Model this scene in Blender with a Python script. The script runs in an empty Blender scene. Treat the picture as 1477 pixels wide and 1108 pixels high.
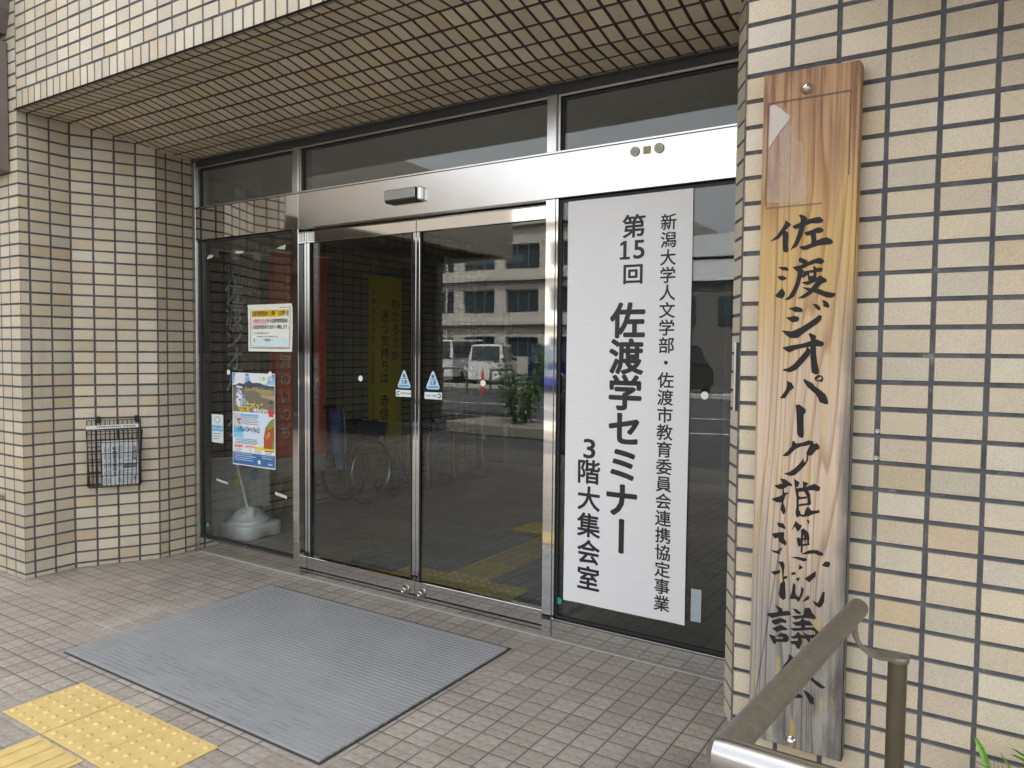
import bpy, bmesh, math, random
from mathutils import Vector, Matrix
R = math.radians
rnd = random.Random(7)
SC = bpy.context.scene
COL = bpy.context.collection

# ------------------------------------------------------------------ camera
cam_d = bpy.data.cameras.new('camera'); cam = bpy.data.objects.new('camera', cam_d); COL.objects.link(cam)
YAW, PIT, ROL = 0.5740, 0.04478, 0.00962
fw = Vector((-math.sin(YAW)*math.cos(PIT), math.cos(YAW)*math.cos(PIT), -math.sin(PIT)))
rt = Vector((math.cos(YAW), math.sin(YAW), 0)); up = rt.cross(fw)
rt2 = rt*math.cos(ROL)+up*math.sin(ROL); up2 = up*math.cos(ROL)-rt*math.sin(ROL)
m = Matrix((rt2, up2, -fw)).transposed().to_4x4(); m.translation = (0, -3.1175, 1.394)
cam.matrix_world = m
cam_d.sensor_width = 36; cam_d.lens = 36*1083.1/1477; cam_d.clip_start = .05; cam_d.clip_end = 2000
SC.camera = cam
# ------------------------------------------------------------------ light
SUN_EL, SUN_AZ = R(57), R(22)      # azimuth clockwise from +Y
w = bpy.data.worlds.new('World'); SC.world = w; w.use_nodes = True
wn = w.node_tree.nodes; wl = w.node_tree.links
sky = wn.new('ShaderNodeTexSky'); sky.sky_type = 'NISHITA'; sky.sun_disc = False
sky.sun_elevation = SUN_EL; sky.sun_rotation = SUN_AZ; sky.air_density = 1.0; sky.dust_density = 5.0; sky.ozone_density = .6
hs = wn.new('ShaderNodeHueSaturation'); hs.inputs['Saturation'].default_value = .2      # thin high overcast: paler than a clear sky
wl.new(sky.outputs[0], hs.inputs['Color']); wl.new(hs.outputs[0], wn['Background'].inputs[0]); wn['Background'].inputs[1].default_value = .15
sd = bpy.data.lights.new('sun', 'SUN'); sd.energy = 2.4; sd.angle = R(4); sd.color = (1, .96, .9)
so = bpy.data.objects.new('sun', sd); COL.objects.link(so)
dv = Vector((math.sin(SUN_AZ)*math.cos(SUN_EL), math.cos(SUN_AZ)*math.cos(SUN_EL), math.sin(SUN_EL)))
so.rotation_euler = dv.to_track_quat('Z', 'Y').to_euler(); so.location = (2, 8, 14)
SC.view_settings.view_transform = 'Standard'; SC.view_settings.look = 'None'
SC.view_settings.exposure = 2.32; SC.view_settings.gamma = 1
SC.cycles.use_denoising = True; SC.cycles.max_bounces = 10; SC.cycles.transparent_max_bounces = 16
SC.cycles.caustics_reflective = False; SC.cycles.caustics_refractive = False

# ------------------------------------------------------------------ helpers
def thing(name, label, cat, loc=(0, 0, 0), group=None, kind=None):
    o = bpy.data.objects.new(name, None); COL.objects.link(o); o.location = loc; o.empty_display_size = .1
    return tag(o, label, cat, group, kind)
def tag(o, label=None, cat=None, group=None, kind=None):
    if label: o['label'] = label
    if cat: o['category'] = cat
    if group: o['group'] = group
    if kind: o['kind'] = kind
    return o
class MB:
    def __init__(s): s.v = []; s.f = []; s.c = []; s.sm = []
    def face(s, pts, c=(1, 1, 1), smooth=False):
        n = len(s.v); s.v += [tuple(p) for p in pts]; s.f.append(tuple(range(n, n+len(pts)))); s.c.append(c); s.sm.append(smooth)
    def idx(s, pts, faces, c=(1, 1, 1), smooth=False):
        n = len(s.v); s.v += [tuple(p) for p in pts]
        for f in faces: s.f.append(tuple(n+i for i in f)); s.c.append(c); s.sm.append(smooth)
        return s
    def box(s, x0, x1, y0, y1, z0, z1, c=(1, 1, 1), bev=0.0, M=None):
        b = bev
        if b <= 0:
            p = [(x, y, z) for z in (z0, z1) for y in (y0, y1) for x in (x0, x1)]
            fs = [(0, 2, 3, 1), (4, 5, 7, 6), (0, 1, 5, 4), (2, 6, 7, 3), (0, 4, 6, 2), (1, 3, 7, 5)]
        else:
            p = []; ix = {}
            for cx in (0, 1):
                for cy in (0, 1):
                    for cz in (0, 1):
                        X = (x0, x1)[cx]; Y = (y0, y1)[cy]; Z = (z0, z1)[cz]; sx = b*(1-2*cx); sy = b*(1-2*cy); sz = b*(1-2*cz)
                        ix[cx, cy, cz] = len(p); p += [(X, Y+sy, Z+sz), (X+sx, Y, Z+sz), (X+sx, Y+sy, Z)]
            q = lambda a, k: ix[a]+k
            fs = []
            for a in (0, 1):
                ring = [(0, 0), (1, 0), (1, 1), (0, 1)]
                r = ring if a else ring[::-1]
                fs.append(tuple(q((a, i, j), 0) for i, j in r))
                r2 = ring[::-1] if a else ring
                fs.append(tuple(q((i, a, j), 1) for i, j in r2))
                fs.append(tuple(q((i, j, a), 2) for i, j in r))
            for i in (0, 1):
                for j in (0, 1):
                    fs.append((q((i, j, 0), 0), q((i, j, 0), 1), q((i, j, 1), 1), q((i, j, 1), 0)))
                    fs.append((q((i, 0, j), 0), q((i, 0, j), 2), q((i, 1, j), 2), q((i, 1, j), 0)))
                    fs.append((q((0, i, j), 1), q((0, i, j), 2), q((1, i, j), 2), q((1, i, j), 1)))
                    for k in (0, 1): fs.append(tuple(q((i, j, k), t) for t in range(3)))
        if M: p = [M @ Vector(a) for a in p]
        return s.idx(p, fs, c)
    def prism(s, poly, d, c=(1, 1, 1), cap=True):
        # poly: 3D loop, d: extrusion vector
        n = len(poly); d = Vector(d); a = [Vector(p) for p in poly]; b = [p+d for p in a]
        fs = [(i, (i+1) % n, n+(i+1) % n, n+i) for i in range(n)]
        if cap: fs += [tuple(range(n))[::-1], tuple(range(n, 2*n))]
        return s.idx(a+b, fs, c)
    def tube(s, path, r, seg=10, c=(1, 1, 1), caps=True, smooth=True, closed=False):
        P = [Vector(p) for p in path]; n = len(P); rs = r if isinstance(r, (list, tuple)) else [r]*n
        T = []
        for i in range(n):
            if closed: t = P[(i+1) % n]-P[i-1]
            else: t = P[min(i+1, n-1)]-P[max(i-1, 0)]
            T.append(t.normalized())
        u = T[0].orthogonal().normalized(); pts = []
        for i in range(n):
            u = (u-T[i]*u.dot(T[i])).normalized(); v = T[i].cross(u)
            k = 1.0
            if 0 < i < n-1 and not closed:
                d = (P[i]-P[i-1]).normalized().dot(T[i]); k = 1/max(d, .5)
            for j in range(seg):
                a = 2*math.pi*j/seg; pts.append(P[i]+(u*math.cos(a)+v*math.sin(a))*rs[i])
        fs = []
        for i in range(n if closed else n-1):
            for j in range(seg):
                a = i*seg+j; b = i*seg+(j+1) % seg; i2 = (i+1) % n
                fs.append((a, b, i2*seg+(j+1) % seg, i2*seg+j))
        s.idx(pts, fs, c, smooth)
        if caps and not closed:
            s.face(pts[:seg][::-1], c); s.face(pts[-seg:], c)
        return s
    def lathe(s, prof, M=None, seg=20, c=(1, 1, 1), smooth=True):
        pts = []; n = len(prof)
        for r, z in prof:
            for j in range(seg):
                a = 2*math.pi*j/seg; pts.append(Vector((r*math.cos(a), r*math.sin(a), z)))
        if M: pts = [M @ p for p in pts]
        fs = [(i*seg+j, i*seg+(j+1) % seg, (i+1)*seg+(j+1) % seg, (i+1)*seg+j) for i in range(n-1) for j in range(seg)]
        s.idx(pts, fs, c, smooth)
        s.face(pts[:seg][::-1], c); s.face(pts[-seg:], c)
        return s
    def build(s, name, mat, parent=None):
        me = bpy.data.meshes.new(name); me.from_pydata(s.v, [], s.f); me.materials.append(mat)
        ca = me.color_attributes.new('tint', 'FLOAT_COLOR', 'CORNER'); d = []
        for f, c in zip(s.f, s.c): d += [c[0], c[1], c[2], 1.0]*len(f)
        ca.data.foreach_set('color', d)
        me.polygons.foreach_set('use_smooth', s.sm); me.update()
        o = bpy.data.objects.new(name, me); COL.objects.link(o)
        if parent:
            o.parent = parent; W = Matrix.Identity(4); p = parent
            while p: W = p.matrix_basis @ W; p = p.parent
            me.transform(W.inverted()); 
        return o
def arc(c, r, a0, a1, n, ax, ay):
    c = Vector(c); ax = Vector(ax); ay = Vector(ay)
    return [c+ax*(r*math.cos(R(a0+(a1-a0)*i/n)))+ay*(r*math.sin(R(a0+(a1-a0)*i/n))) for i in range(n+1)]

# ------------------------------------------------------------------ materials
class NT:
    def __init__(s, name):
        s.m = bpy.data.materials.new(name); s.m.use_nodes = True; s.t = s.m.node_tree; s.b = s.t.nodes['Principled BSDF']
    def n(s, typ, ins=None, **kw):
        o = s.t.nodes.new('ShaderNode'+typ)
        for k, v in kw.items(): setattr(o, k, v)
        for k, v in (ins or {}).items(): s.set(o, k, v)
        return o
    def set(s, o, k, v):
        i = o.inputs[k]
        if hasattr(v, 'links') or isinstance(v, bpy.types.NodeSocket): s.t.links.new(v, i)
        else: i.default_value = v
    def math(s, op, a, b=0.0, c=0.0):
        return s.n('Math', {0: a, 1: b, 2: c}, operation=op).outputs[0]
    def noise(s, vec, scale, detail=3, rough=.55, dist=0.0):
        return s.n('TexNoise', {'Vector': vec, 'Scale': scale, 'Detail': detail, 'Roughness': rough, 'Distortion': dist}).outputs[0]
    def ramp(s, fac, stops):
        r = s.n('ValToRGB', {0: fac}); e = r.color_ramp.elements
        while len(e) < len(stops): e.new(.5)
        for a, (p, c) in zip(e, stops): a.position = p; a.color = (c, c, c, 1) if isinstance(c, (int, float)) else (*c, 1)
        return r.outputs[0]
    def mix(s, f, a, b, mode='MIX'):
        o = s.n('Mix', data_type='RGBA', blend_type=mode)
        for k, v in ((0, f), (6, a), (7, b)):
            if isinstance(v, tuple) and len(v) == 3: v = (*v, 1)
            s.set(o, k, v)
        return o.outputs[2]
    def obj(s): return s.n('TexCoord').outputs['Object']
    def pos(s): return s.n('NewGeometry').outputs['Position']
    def bump(s, h, strength=.3, dist=.002, nrm=None):
        i = {'Height': h, 'Strength': strength, 'Distance': dist}
        if nrm: i['Normal'] = nrm
        return s.n('Bump', i).outputs[0]
    def done(s, color=None, rough=None, metal=None, normal=None, **kw):
        for k, v in (('Base Color', color), ('Roughness', rough), ('Metallic', metal), ('Normal', normal)):
            if v is not None: s.set(s.b, k, (*v, 1) if isinstance(v, tuple) and len(v) == 3 else v)
        for k, v in kw.items(): s.set(s.b, k.replace('_', ' '), v)
        return s.m
def plain(name, col, rough=.5, metal=0.0, var=.12, scale=30, bump=0.0, attr=False, spec=None):
    t = NT(name); P = t.pos()
    base = t.n('Attribute', attribute_name='tint').outputs[0] if attr else (*col, 1)
    nz = t.noise(P, scale, 4)
    k = t.ramp(nz, [(.25, 1-var), (.75, 1+var*.6)])
    c = t.mix(1.0, base, k, 'MULTIPLY')
    r = t.math('ADD', t.math('MULTIPLY', t.noise(P, scale*.6, 3), .16), rough-.08)
    kw = {}
    if bump: kw['normal'] = t.bump(t.noise(P, scale*6, 3), bump, .001)
    if spec is not None: kw['Specular_IOR_Level'] = spec
    return t.done(c, r, metal, **kw)

def tile_mat():
    t = NT('ceramic_tile'); P = t.pos()
    tint = t.n('Attribute', attribute_name='tint').outputs[0]
    sp = t.noise(P, 330, 2, .6)
    c = t.mix(1.0, tint, t.ramp(sp, [(.3, .80), (.5, 1.0), (.72, 1.16)]), 'MULTIPLY')
    sp2 = t.noise(P, 620, 1)
    c = t.mix(t.ramp(sp2, [(.63, 0.0), (.72, .5)]), c, (.78, .74, .66))
    c = t.mix(t.ramp(t.noise(P, 410, 1), [(.66, 0.0), (.76, .55)]), c, (.24, .17, .11))
    big = t.noise(P, 2.2, 4, .6)
    c = t.mix(1.0, c, t.ramp(big, [(.3, .86), (.7, 1.05)]), 'MULTIPLY')
    # rain streak grime, stretched down the wall
    mp = t.n('Mapping', {'Vector': P, 'Scale': (9, 9, .5)}).outputs[0]
    c = t.mix(t.ramp(t.noise(mp, 1.0, 4, .65), [(.6, 0.0), (.85, .38)]), c, (.25, .2, .15))
    h = t.math('ADD', t.noise(P, 300, 2), t.math('MULTIPLY', t.noise(P, 60, 2), .7))
    return t.done(c, t.math('ADD', t.math('MULTIPLY', sp, .2), .4), 0.0, t.bump(h, .22, .0012))
def grout_mat(dark=False):  # dark copy: less weathered, with the soffit's shade put into its colour
    t = NT('shaded_grout' if dark else 'grout'); P = t.pos()
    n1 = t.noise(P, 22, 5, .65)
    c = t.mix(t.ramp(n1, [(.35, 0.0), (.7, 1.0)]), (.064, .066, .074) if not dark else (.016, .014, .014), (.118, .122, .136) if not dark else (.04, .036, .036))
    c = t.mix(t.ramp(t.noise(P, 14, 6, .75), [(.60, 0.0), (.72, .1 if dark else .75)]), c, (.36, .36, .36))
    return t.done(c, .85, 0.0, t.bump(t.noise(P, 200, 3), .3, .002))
def floor_mat():
    # 100 mm paver with four raised pads per unit; relief by bump
    t = NT('paver'); P = t.pos(); pit = .1015
    sx, sy, sz = [t.n('SeparateXYZ', {0: P}).outputs[i] for i in range(3)]
    u = t.math('DIVIDE', t.math('ADD', sx, 1.64+20*pit), pit); v = t.math('DIVIDE', t.math('ADD', sy, .005+400*pit), pit)
    fu = t.math('FRACT', u); fv = t.math('FRACT', v)
    def edge(f, wd):  # distance to nearest line, 0 on the line
        d = t.math('SUBTRACT', .5, t.math('ABSOLUTE', t.math('SUBTRACT', f, .5)))
        return t.n('MapRange', {'Value': d, 'From Min': wd*.55, 'From Max': wd*1.25}).outputs[0]
    wob = t.math('MULTIPLY', t.math('SUBTRACT', t.noise(P, 45, 3), .5), .03)
    g = t.math('MULTIPLY', edge(t.math('ADD', fu, wob), .026), edge(t.math('ADD', fv, wob), .026))
    pu = t.math('FRACT', t.math('MULTIPLY', fu, 2)); pv = t.math('FRACT', t.math('MULTIPLY', fv, 2))
    def pad(f):
        d = t.math('ABSOLUTE', t.math('SUBTRACT', f, .5))
        return t.n('MapRange', {'Value': d, 'From Min': .34, 'From Max': .25}).outputs[0]
    pads = t.math('MULTIPLY', pad(pu), pad(pv))
    cell = t.n('CombineXYZ', {0: t.math('FLOOR', u), 1: t.math('FLOOR', v)}).outputs[0]
    wn_ = t.n('TexWhiteNoise', {'Vector': cell}, noise_dimensions='3D')
    c = t.mix(wn_.outputs[0], (.295, .25, .205), (.40, .348, .294))
    c = t.mix(t.ramp(t.noise(P, 260, 2), [(.35, 0.0), (.75, .35)]), c, (.62, .58, .52))
    c = t.mix(t.ramp(t.noise(P, 1.7, 5, .6), [(.42, 0.0), (.75, .6)]), c, (.235, .205, .172))
    c = t.mix(t.ramp(t.noise(P, 9, 5, .7), [(.58, 0.0), (.72, .4)]), c, (.26, .235, .205))
    c = t.mix(t.math('MULTIPLY', t.math('SUBTRACT', 1.0, pads), .14), c, (.22, .20, .17))
    # trodden-in dirt beside the right hand pillar
    dd = t.n('VectorMath', {0: P, 1: (-.80, -.98, 0)}, operation='DISTANCE').outputs['Value']
    dm = t.n('MapRange', {'Value': t.math('ADD', dd, t.math('MULTIPLY', t.noise(P, 7, 5, .7), .55)), 'From Min': .66, 'From Max': .42}).outputs[0]
    c = t.mix(t.math('MULTIPLY', dm, .62), c, (.105, .092, .08))
    c = t.mix(t.math('MULTIPLY', dm, t.ramp(t.noise(P, 16, 4, .7), [(.6, 0.0), (.66, .6)])), c, (.50, .47, .43))
    # joints: dark in most places, pale lime in others
    jc = t.mix(t.ramp(t.noise(P, 1.3, 4, .6), [(.52, 0.0), (.66, 1.0)]), (.085, .074, .062), (.60, .56, .49))
    c = t.mix(g, jc, c)
    h = t.math('ADD', t.math('MULTIPLY', g, 1.0), t.math('ADD', t.math('MULTIPLY', pads, 1.1), t.math('MULTIPLY', t.noise(P, 160, 3), .25)))
    rg = t.math('ADD', t.math('MULTIPLY', t.noise(P, 6, 4), .25), .42)
    return t.done(c, rg, 0.0, t.bump(h, .9, .0022))
def wood_mat():
    t = NT('weathered_wood'); P = t.pos()
    sx, sy, sz = [t.n('SeparateXYZ', {0: P}).outputs[i] for i in range(3)]
    mp = t.n('Mapping', {'Vector': P, 'Scale': (1, 1, .055)}).outputs[0]
    warp = t.math('MULTIPLY', t.noise(mp, 7, 2), 1.0)
    ring = t.math('FRACT', t.math('ADD', t.math('MULTIPLY', sx, 30), t.math('MULTIPLY', warp, 11.0)))
    rl = t.ramp(ring, [(0.0, 0.0), (.62, .12), (.9, 1.0), (1.0, 0.0)])
    fine = t.noise(t.n('Mapping', {'Vector': P, 'Scale': (160, 20, 2.2)}).outputs[0], 1.0, 4, .6)
    zz = t.math('ADD', sz, t.math('MULTIPLY', t.math('SUBTRACT', t.noise(t.n('Mapping', {'Vector': P, 'Scale': (22, 5, 1.5)}).outputs[0], 1.0, 5, .65), .5), .8))
    gold = t.mix(rl, (.53, .355, .135), (.35, .185, .06))
    pale = t.mix(rl, (.56, .435, .315), (.37, .235, .145))
    grey = t.mix(rl, (.30, .278, .25), (.13, .12, .108))
    c = t.mix(t.n('MapRange', {'Value': zz, 'From Min': 1.25, 'From Max': 1.65}).outputs[0], pale, gold)
    c = t.mix(t.n('MapRange', {'Value': zz, 'From Min': .98, 'From Max': .62}).outputs[0], c, grey)
    top = t.mix(rl, (.42, .245, .125), (.25, .11, .042))
    c = t.mix(t.n('MapRange', {'Value': zz, 'From Min': 1.74, 'From Max': 1.92}).outputs[0], c, top)
    st = t.noise(t.n('Mapping', {'Vector': P, 'Scale': (75, 5, 3.0)}).outputs[0], 1.0, 4, .6)
    c = t.mix(t.math('MULTIPLY', t.ramp(st, [(.46, 0.0), (.62, .8)]), t.n('MapRange', {'Value': sz, 'From Min': 1.82, 'From Max': 2.04}).outputs[0]), c, (.16, .07, .03))
    # grey weathering running up the right edge
    ex = t.math('ADD', sx, t.math('MULTIPLY', t.math('SUBTRACT', t.noise(t.n('Mapping', {'Vector': P, 'Scale': (10, 5, 5)}).outputs[0], 1.0, 4), .5), .05))
    em = t.math('MULTIPLY', t.n('MapRange', {'Value': ex, 'From Min': -.345, 'From Max': -.318}).outputs[0], t.n('MapRange', {'Value': sz, 'From Min': 1.65, 'From Max': 1.35}).outputs[0])
    c = t.mix(em, c, (.13, .12, .11))
    # dark blotches low down, yellow varnish remains
    bl = t.math('MULTIPLY', t.ramp(t.noise(t.n('Mapping', {'Vector': P, 'Scale': (14, 5, 3.2)}).outputs[0], 1.0, 4, .6), [(.44, 0.0), (.62, .85)]), t.n('MapRange', {'Value': t.math('ADD', sz, t.math('MULTIPLY', sx, -2.2)), 'From Min': 1.75, 'From Max': 1.3}).outputs[0])
    c = t.mix(bl, c, (.045, .039, .034))
    yv = t.math('MULTIPLY', t.ramp(t.noise(t.n('Mapping', {'Vector': P, 'Scale': (45, 5, 7)}).outputs[0], 1.0, 4, .7), [(.58, 0.0), (.68, .8)]), t.n('MapRange', {'Value': sz, 'From Min': 1.9, 'From Max': 1.2}).outputs[0])
    c = t.mix(yv, c, (.46, .33, .055))
    c = t.mix(1.0, c, t.ramp(fine, [(.3, .8), (.7, 1.12)]), 'MULTIPLY')
    return t.done(c, .62, 0.0, t.bump(t.math('ADD', t.math('MULTIPLY', rl, -.6), fine), .35, .0012))
def ink_mat():
    t = NT('brush_ink'); P = t.pos(); sz = t.n('SeparateXYZ', {0: P}).outputs[2]
    nz = t.noise(t.n('Mapping', {'Vector': P, 'Scale': (230, 40, 26)}).outputs[0], 1.0, 4, .65)
    n2 = t.noise(P, 38, 4, .65)
    mid = t.math('SUBTRACT', 1.0, t.math('MULTIPLY', t.math('ABSOLUTE', t.math('SUBTRACT', sz, .83)), 3.2))
    mid = t.math('MAXIMUM', mid, 0.0)
    wear = t.math('ADD', t.math('ADD', t.math('MULTIPLY', nz, .6), t.math('MULTIPLY', n2, .45)), t.math('MULTIPLY', mid, .035))
    hole = t.ramp(wear, [(.70, 0.0), (.74, .95)])
    t.done(t.mix(t.noise(P, 120, 3), (.012, .011, .011), (.02, .018, .017)), .55, Specular_IOR_Level=.25)
    tr = t.n('BsdfTransparent').outputs[0]; mx = t.n('MixShader', {0: hole, 1: t.b.outputs[0], 2: tr})
    t.t.links.new(mx.outputs[0], t.t.nodes['Material Output'].inputs[0]); return t.m
def glass_mat(name, tint, ior=1.5, rough=0.0):
    t = NT(name); g = t.n('NewGeometry')
    i2 = t.n('Mix', {0: g.outputs['Backfacing'], 2: ior, 3: 1/ior}).outputs[0]
    fr = t.n('Fresnel', {'IOR': i2}).outputs[0]
    nm = t.bump(t.noise(g.outputs['Position'], 1.6, 2), .035, .02)
    tr = t.n('BsdfTransparent', {0: (*tint, 1)}).outputs[0]; gl = t.n('BsdfGlossy', {'Roughness': rough, 'Normal': nm}).outputs[0]
    mx = t.n('MixShader', {0: fr, 1: tr, 2: gl}); t.t.links.new(mx.outputs[0], t.t.nodes['Material Output'].inputs[0]); return t.m
def steel_mat(name, col, rough, brush=(4, 4, 400), bs=.1, var=.3):
    t = NT(name); P = t.pos()
    st = t.noise(t.n('Mapping', {'Vector': P, 'Scale': brush}).outputs[0], 1.0, 3, .6)
    sm = t.noise(P, 5, 3, .5)
    c = t.mix(1.0, (*col, 1), t.ramp(sm, [(.2, .95), (.8, 1.03)]), 'MULTIPLY')
    r = t.math('ADD', t.math('MULTIPLY', t.ramp(sm, [(.15, 0.0), (.9, 1.0)]), rough*var*.7), rough*(1-var*.35))
    return t.done(c, r, 1.0, t.bump(st, bs, .0006))
def bark_rail_mat():
    t = NT('worn_bronze'); P = t.pos()
    c = t.mix(t.ramp(t.noise(P, 60, 5, .7), [(.35, 0.0), (.7, 1.0)]), (.165, .147, .118), (.225, .205, .172))
    c = t.mix(t.ramp(t.noise(P, 160, 3), [(.6, 0.0), (.75, .6)]), c, (.11, .095, .075))
    return t.done(c, .36, .6, t.bump(t.noise(P, 180, 3), .12, .001))
def leaf_mat():
    t = NT('leaf'); tint = t.n('Attribute', attribute_name='tint').outputs[0]
    return t.done(t.mix(1.0, tint, t.ramp(t.noise(t.pos(), 60, 3), [(.3, .75), (.7, 1.2)]), 'MULTIPLY'), .42, 0.0)

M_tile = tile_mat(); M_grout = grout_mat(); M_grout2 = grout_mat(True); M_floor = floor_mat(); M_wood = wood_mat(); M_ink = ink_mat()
def dusty_glass():
    m = glass_mat('dusty_glass', (.84, .87, .855), 1.64); nt = m.node_tree; out = nt.nodes['Material Output']; src = out.inputs[0].links[0].from_socket
    d = nt.nodes.new('ShaderNodeBsdfDiffuse'); d.inputs[0].default_value = (.5, .5, .48, 1); x = nt.nodes.new('ShaderNodeMixShader'); x.inputs[0].default_value = .07
    nt.links.new(src, x.inputs[1]); nt.links.new(d.outputs[0], x.inputs[2]); nt.links.new(x.outputs[0], out.inputs[0]); return m
M_dglass = dusty_glass(); M_sglass = glass_mat('side_glass', (.93, .95, .94), 1.62); M_glass = glass_mat('clear_glass', (.83, .86, .845), 1.64); M_steel = steel_mat('brushed_steel', (.50, .49, .475), .21, (3, 3, 420), .08, .8)
M_mirror = steel_mat('polished_steel', (.64, .63, .61), .045, (60, 60, 60), .015, .6)
M_satin = steel_mat('satin_steel', (.52, .51, .49), .3, (420, 420, 4), .05)
M_tube = steel_mat('stainless_tube', (.50, .49, .48), .27, (8, 300, 300), .05); M_bronze = bark_rail_mat(); M_leaf = leaf_mat()
M_yel = plain('tactile_yellow', (.66, .49, .19), .5, 0, .14, 14, .15)
M_mat = plain('mat_aluminium', (.355, .358, .364), .45, .25, .10, 5)
M_black = plain('black_rubber', (.018, .018, .019), .6)
def paper_mat():
    t = NT('paper'); P = t.pos()
    h = t.math('ADD', t.noise(t.n('Mapping', {'Vector': P, 'Scale': (7, 1, 4)}).outputs[0], 1.0, 3, .5, .6), t.math('MULTIPLY', t.noise(t.n('Mapping', {'Vector': P, 'Scale': (5, 1, 16)}).outputs[0], 1.0, 4, .6, 1.2), .35))
    return t.done((.77, .77, .775), .55, 0.0, t.bump(h, .2, .03))
M_paper = paper_mat()
M_print = plain('printed_paper', (1, 1, 1), .42, 0, .05, 60, attr=True)
M_inkp = plain('printing_ink', (.012, .012, .014), .5)
M_paint = plain('painted', (1, 1, 1), .4, 0, .12, 12, attr=True)
M_cloth = plain('cloth', (1, 1, 1), .85, 0, .15, 90, .2, attr=True)
M_wire = plain('black_wire', (.016, .014, .014), .35, .3)
M_plas = plain('white_plastic', (.80, .82, .82), .4, 0, .12, 9)
M_carp = plain('car_paint', (1, 1, 1), .18, 0, .03, 20, attr=True)
M_dark = plain('dark_panel', (.03, .032, .035), .4)
M_ceil = plain('ceiling_board', (.78, .78, .75), .8, 0, .06, 3)
M_conc = plain('concrete', (.50, .47, .42), .8, 0, .16, 3, .2)
M_asph = plain('asphalt', (.075, .075, .077), .85, 0, .3, 5, .4)
M_line = plain('road_paint', (.72, .72, .70), .6, 0, .2, 9)

# ------------------------------------------------------------------ setting: ground
tag(MB().box(-160, 160, -170, 60, -.3, -.10).build('ground', M_asph), kind='structure')
pv = MB(); pv.face([(-14, -5.6, 0), (5, -5.6, 0), (5, 4.3, 0), (-14, 4.3, 0)]); pv.face([(-14, -5.6, 0), (-14, -5.6, -.12), (5, -5.6, -.12), (5, -5.6, 0)])
pv.face([(5, -5.6, 0), (5, -5.6, -.12), (5, 4.3, -.12), (5, 4.3, 0)]); pv.face([(-14, 4.3, 0), (-14, 4.3, -.12), (-14, -5.6, -.12), (-14, -5.6, 0)])
tag(pv.build('pavement', M_floor), kind='structure')

# ------------------------------------------------------------------ the tiled building
YF = -.975; XL = -4.824; XL2 = -4.602; XR = -.614; XR2 = -.855; YA = -.683; YB = -.255
bld = thing('public_building', 'office entrance building clad in cream ceramic tiles with dark joints', 'building', (-2.7, 1, 0))
PAL = [((.57, .483, .343), 9), ((.595, .522, .395), 7), ((.545, .437, .282), 2), ((.55, .463, .342), 5), ((.53, .467, .36), 4), ((.615, .555, .44), 1)]
PALW = [c for c, k in PAL for _ in range(k)]
def tint(dim=1.0):
    c = rnd.choice(PALW); k = rnd.uniform(.93, 1.06)*dim
    return tuple(v*k*rnd.uniform(.985, 1.015) for v in c)
def tiles(mb, O, U, V, us, vs, gap=.0092, dp=.0035, first=True, last=True, side=.42):
    """stack-bonded tiles; us, vs are the joint centre lines; the grout lies dp behind the tile faces"""
    O = Vector(O); U = Vector(U).normalized(); V = Vector(V).normalized(); N = U.cross(V)
    h = gap/2; ch = .0018
    for i in range(len(us)-1):
        u0 = us[i]+(h if (i or first) else 0); u1 = us[i+1]-(h if (i < len(us)-2 or last) else 0)
        if u1-u0 < .006: continue
        for j in range(len(vs)-1):
            v0 = vs[j]+h; v1 = vs[j+1]-h
            if v1-v0 < .006: continue
            a, b, c, d = [x+rnd.uniform(-.0009, .0009) for x in (u0, u1, v0, v1)]
            k = [rnd.uniform(-.0005, .0004) for _ in range(4)]
            lo = [O+U*x+V*y-N*dp for x, y in ((a, c), (b, c), (b, d), (a, d))]
            hi = [O+U*x+V*y+N*z for (x, y), z in zip(((a+ch, c+ch), (b-ch, c+ch), (b-ch, d-ch), (a+ch, d-ch)), k)]
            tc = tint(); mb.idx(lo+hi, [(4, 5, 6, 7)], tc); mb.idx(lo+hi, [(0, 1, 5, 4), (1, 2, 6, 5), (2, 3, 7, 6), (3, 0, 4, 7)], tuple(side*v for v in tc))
def quad(mb, O, U, V, u0, u1, v0, v1, off):
    O = Vector(O); U = Vector(U).normalized(); V = Vector(V).normalized(); N = U.cross(V)
    mb.face([O+U*x+V*y+N*off for x, y in ((u0, v0), (u1, v0), (u1, v1), (u0, v1))])
def rng(a, step, end, start=None):
    out = [] if start is None else [start]
    x = a
    while x < end-.004: out.append(x); x += step
    return out+[end]
def wall(name, O, U, V, us, vs, **k):
    mb = MB(); tiles(mb, O, U, V, us, vs, **k); o = mb.build(name, M_tile, bld)
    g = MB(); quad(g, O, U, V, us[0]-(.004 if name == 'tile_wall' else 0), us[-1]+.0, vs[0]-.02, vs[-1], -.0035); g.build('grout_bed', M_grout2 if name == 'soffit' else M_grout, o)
    return o
Z = (0, 0, 1)
zl = rng(.03, .07, 3.79, -.004)             # joints of the left hand walls
zr = rng(.0613, .07, 3.75, -.004)
# left hand front wall, left reveal (deep, splay, deep)
nL = 20
wall('tile_wall', (XL-.118*nL, YF, 0), (1, 0, 0), Z, [.118*i for i in range(nL+1)], zl, last=False)
wall('tile_reveal', (XL, YF, 0), (0, 1, 0), Z, [0, .056, .174, YA-YF], rng(.03, .07, 2.81, -.004), first=False)
sL = math.hypot(XL2-XL, YB-YA)
wall('tile_splay', (XL, YA, 0), (XL2-XL, YB-YA, 0), Z, [sL*i/4 for i in range(5)], rng(.03, .07, 2.80, -.004))
wall('tile_reveal', (XL2, YB, 0), (0, 1, 0), Z, [0, .066, .184, .255], rng(.03, .07, 2.72, -.004), last=False)
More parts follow.
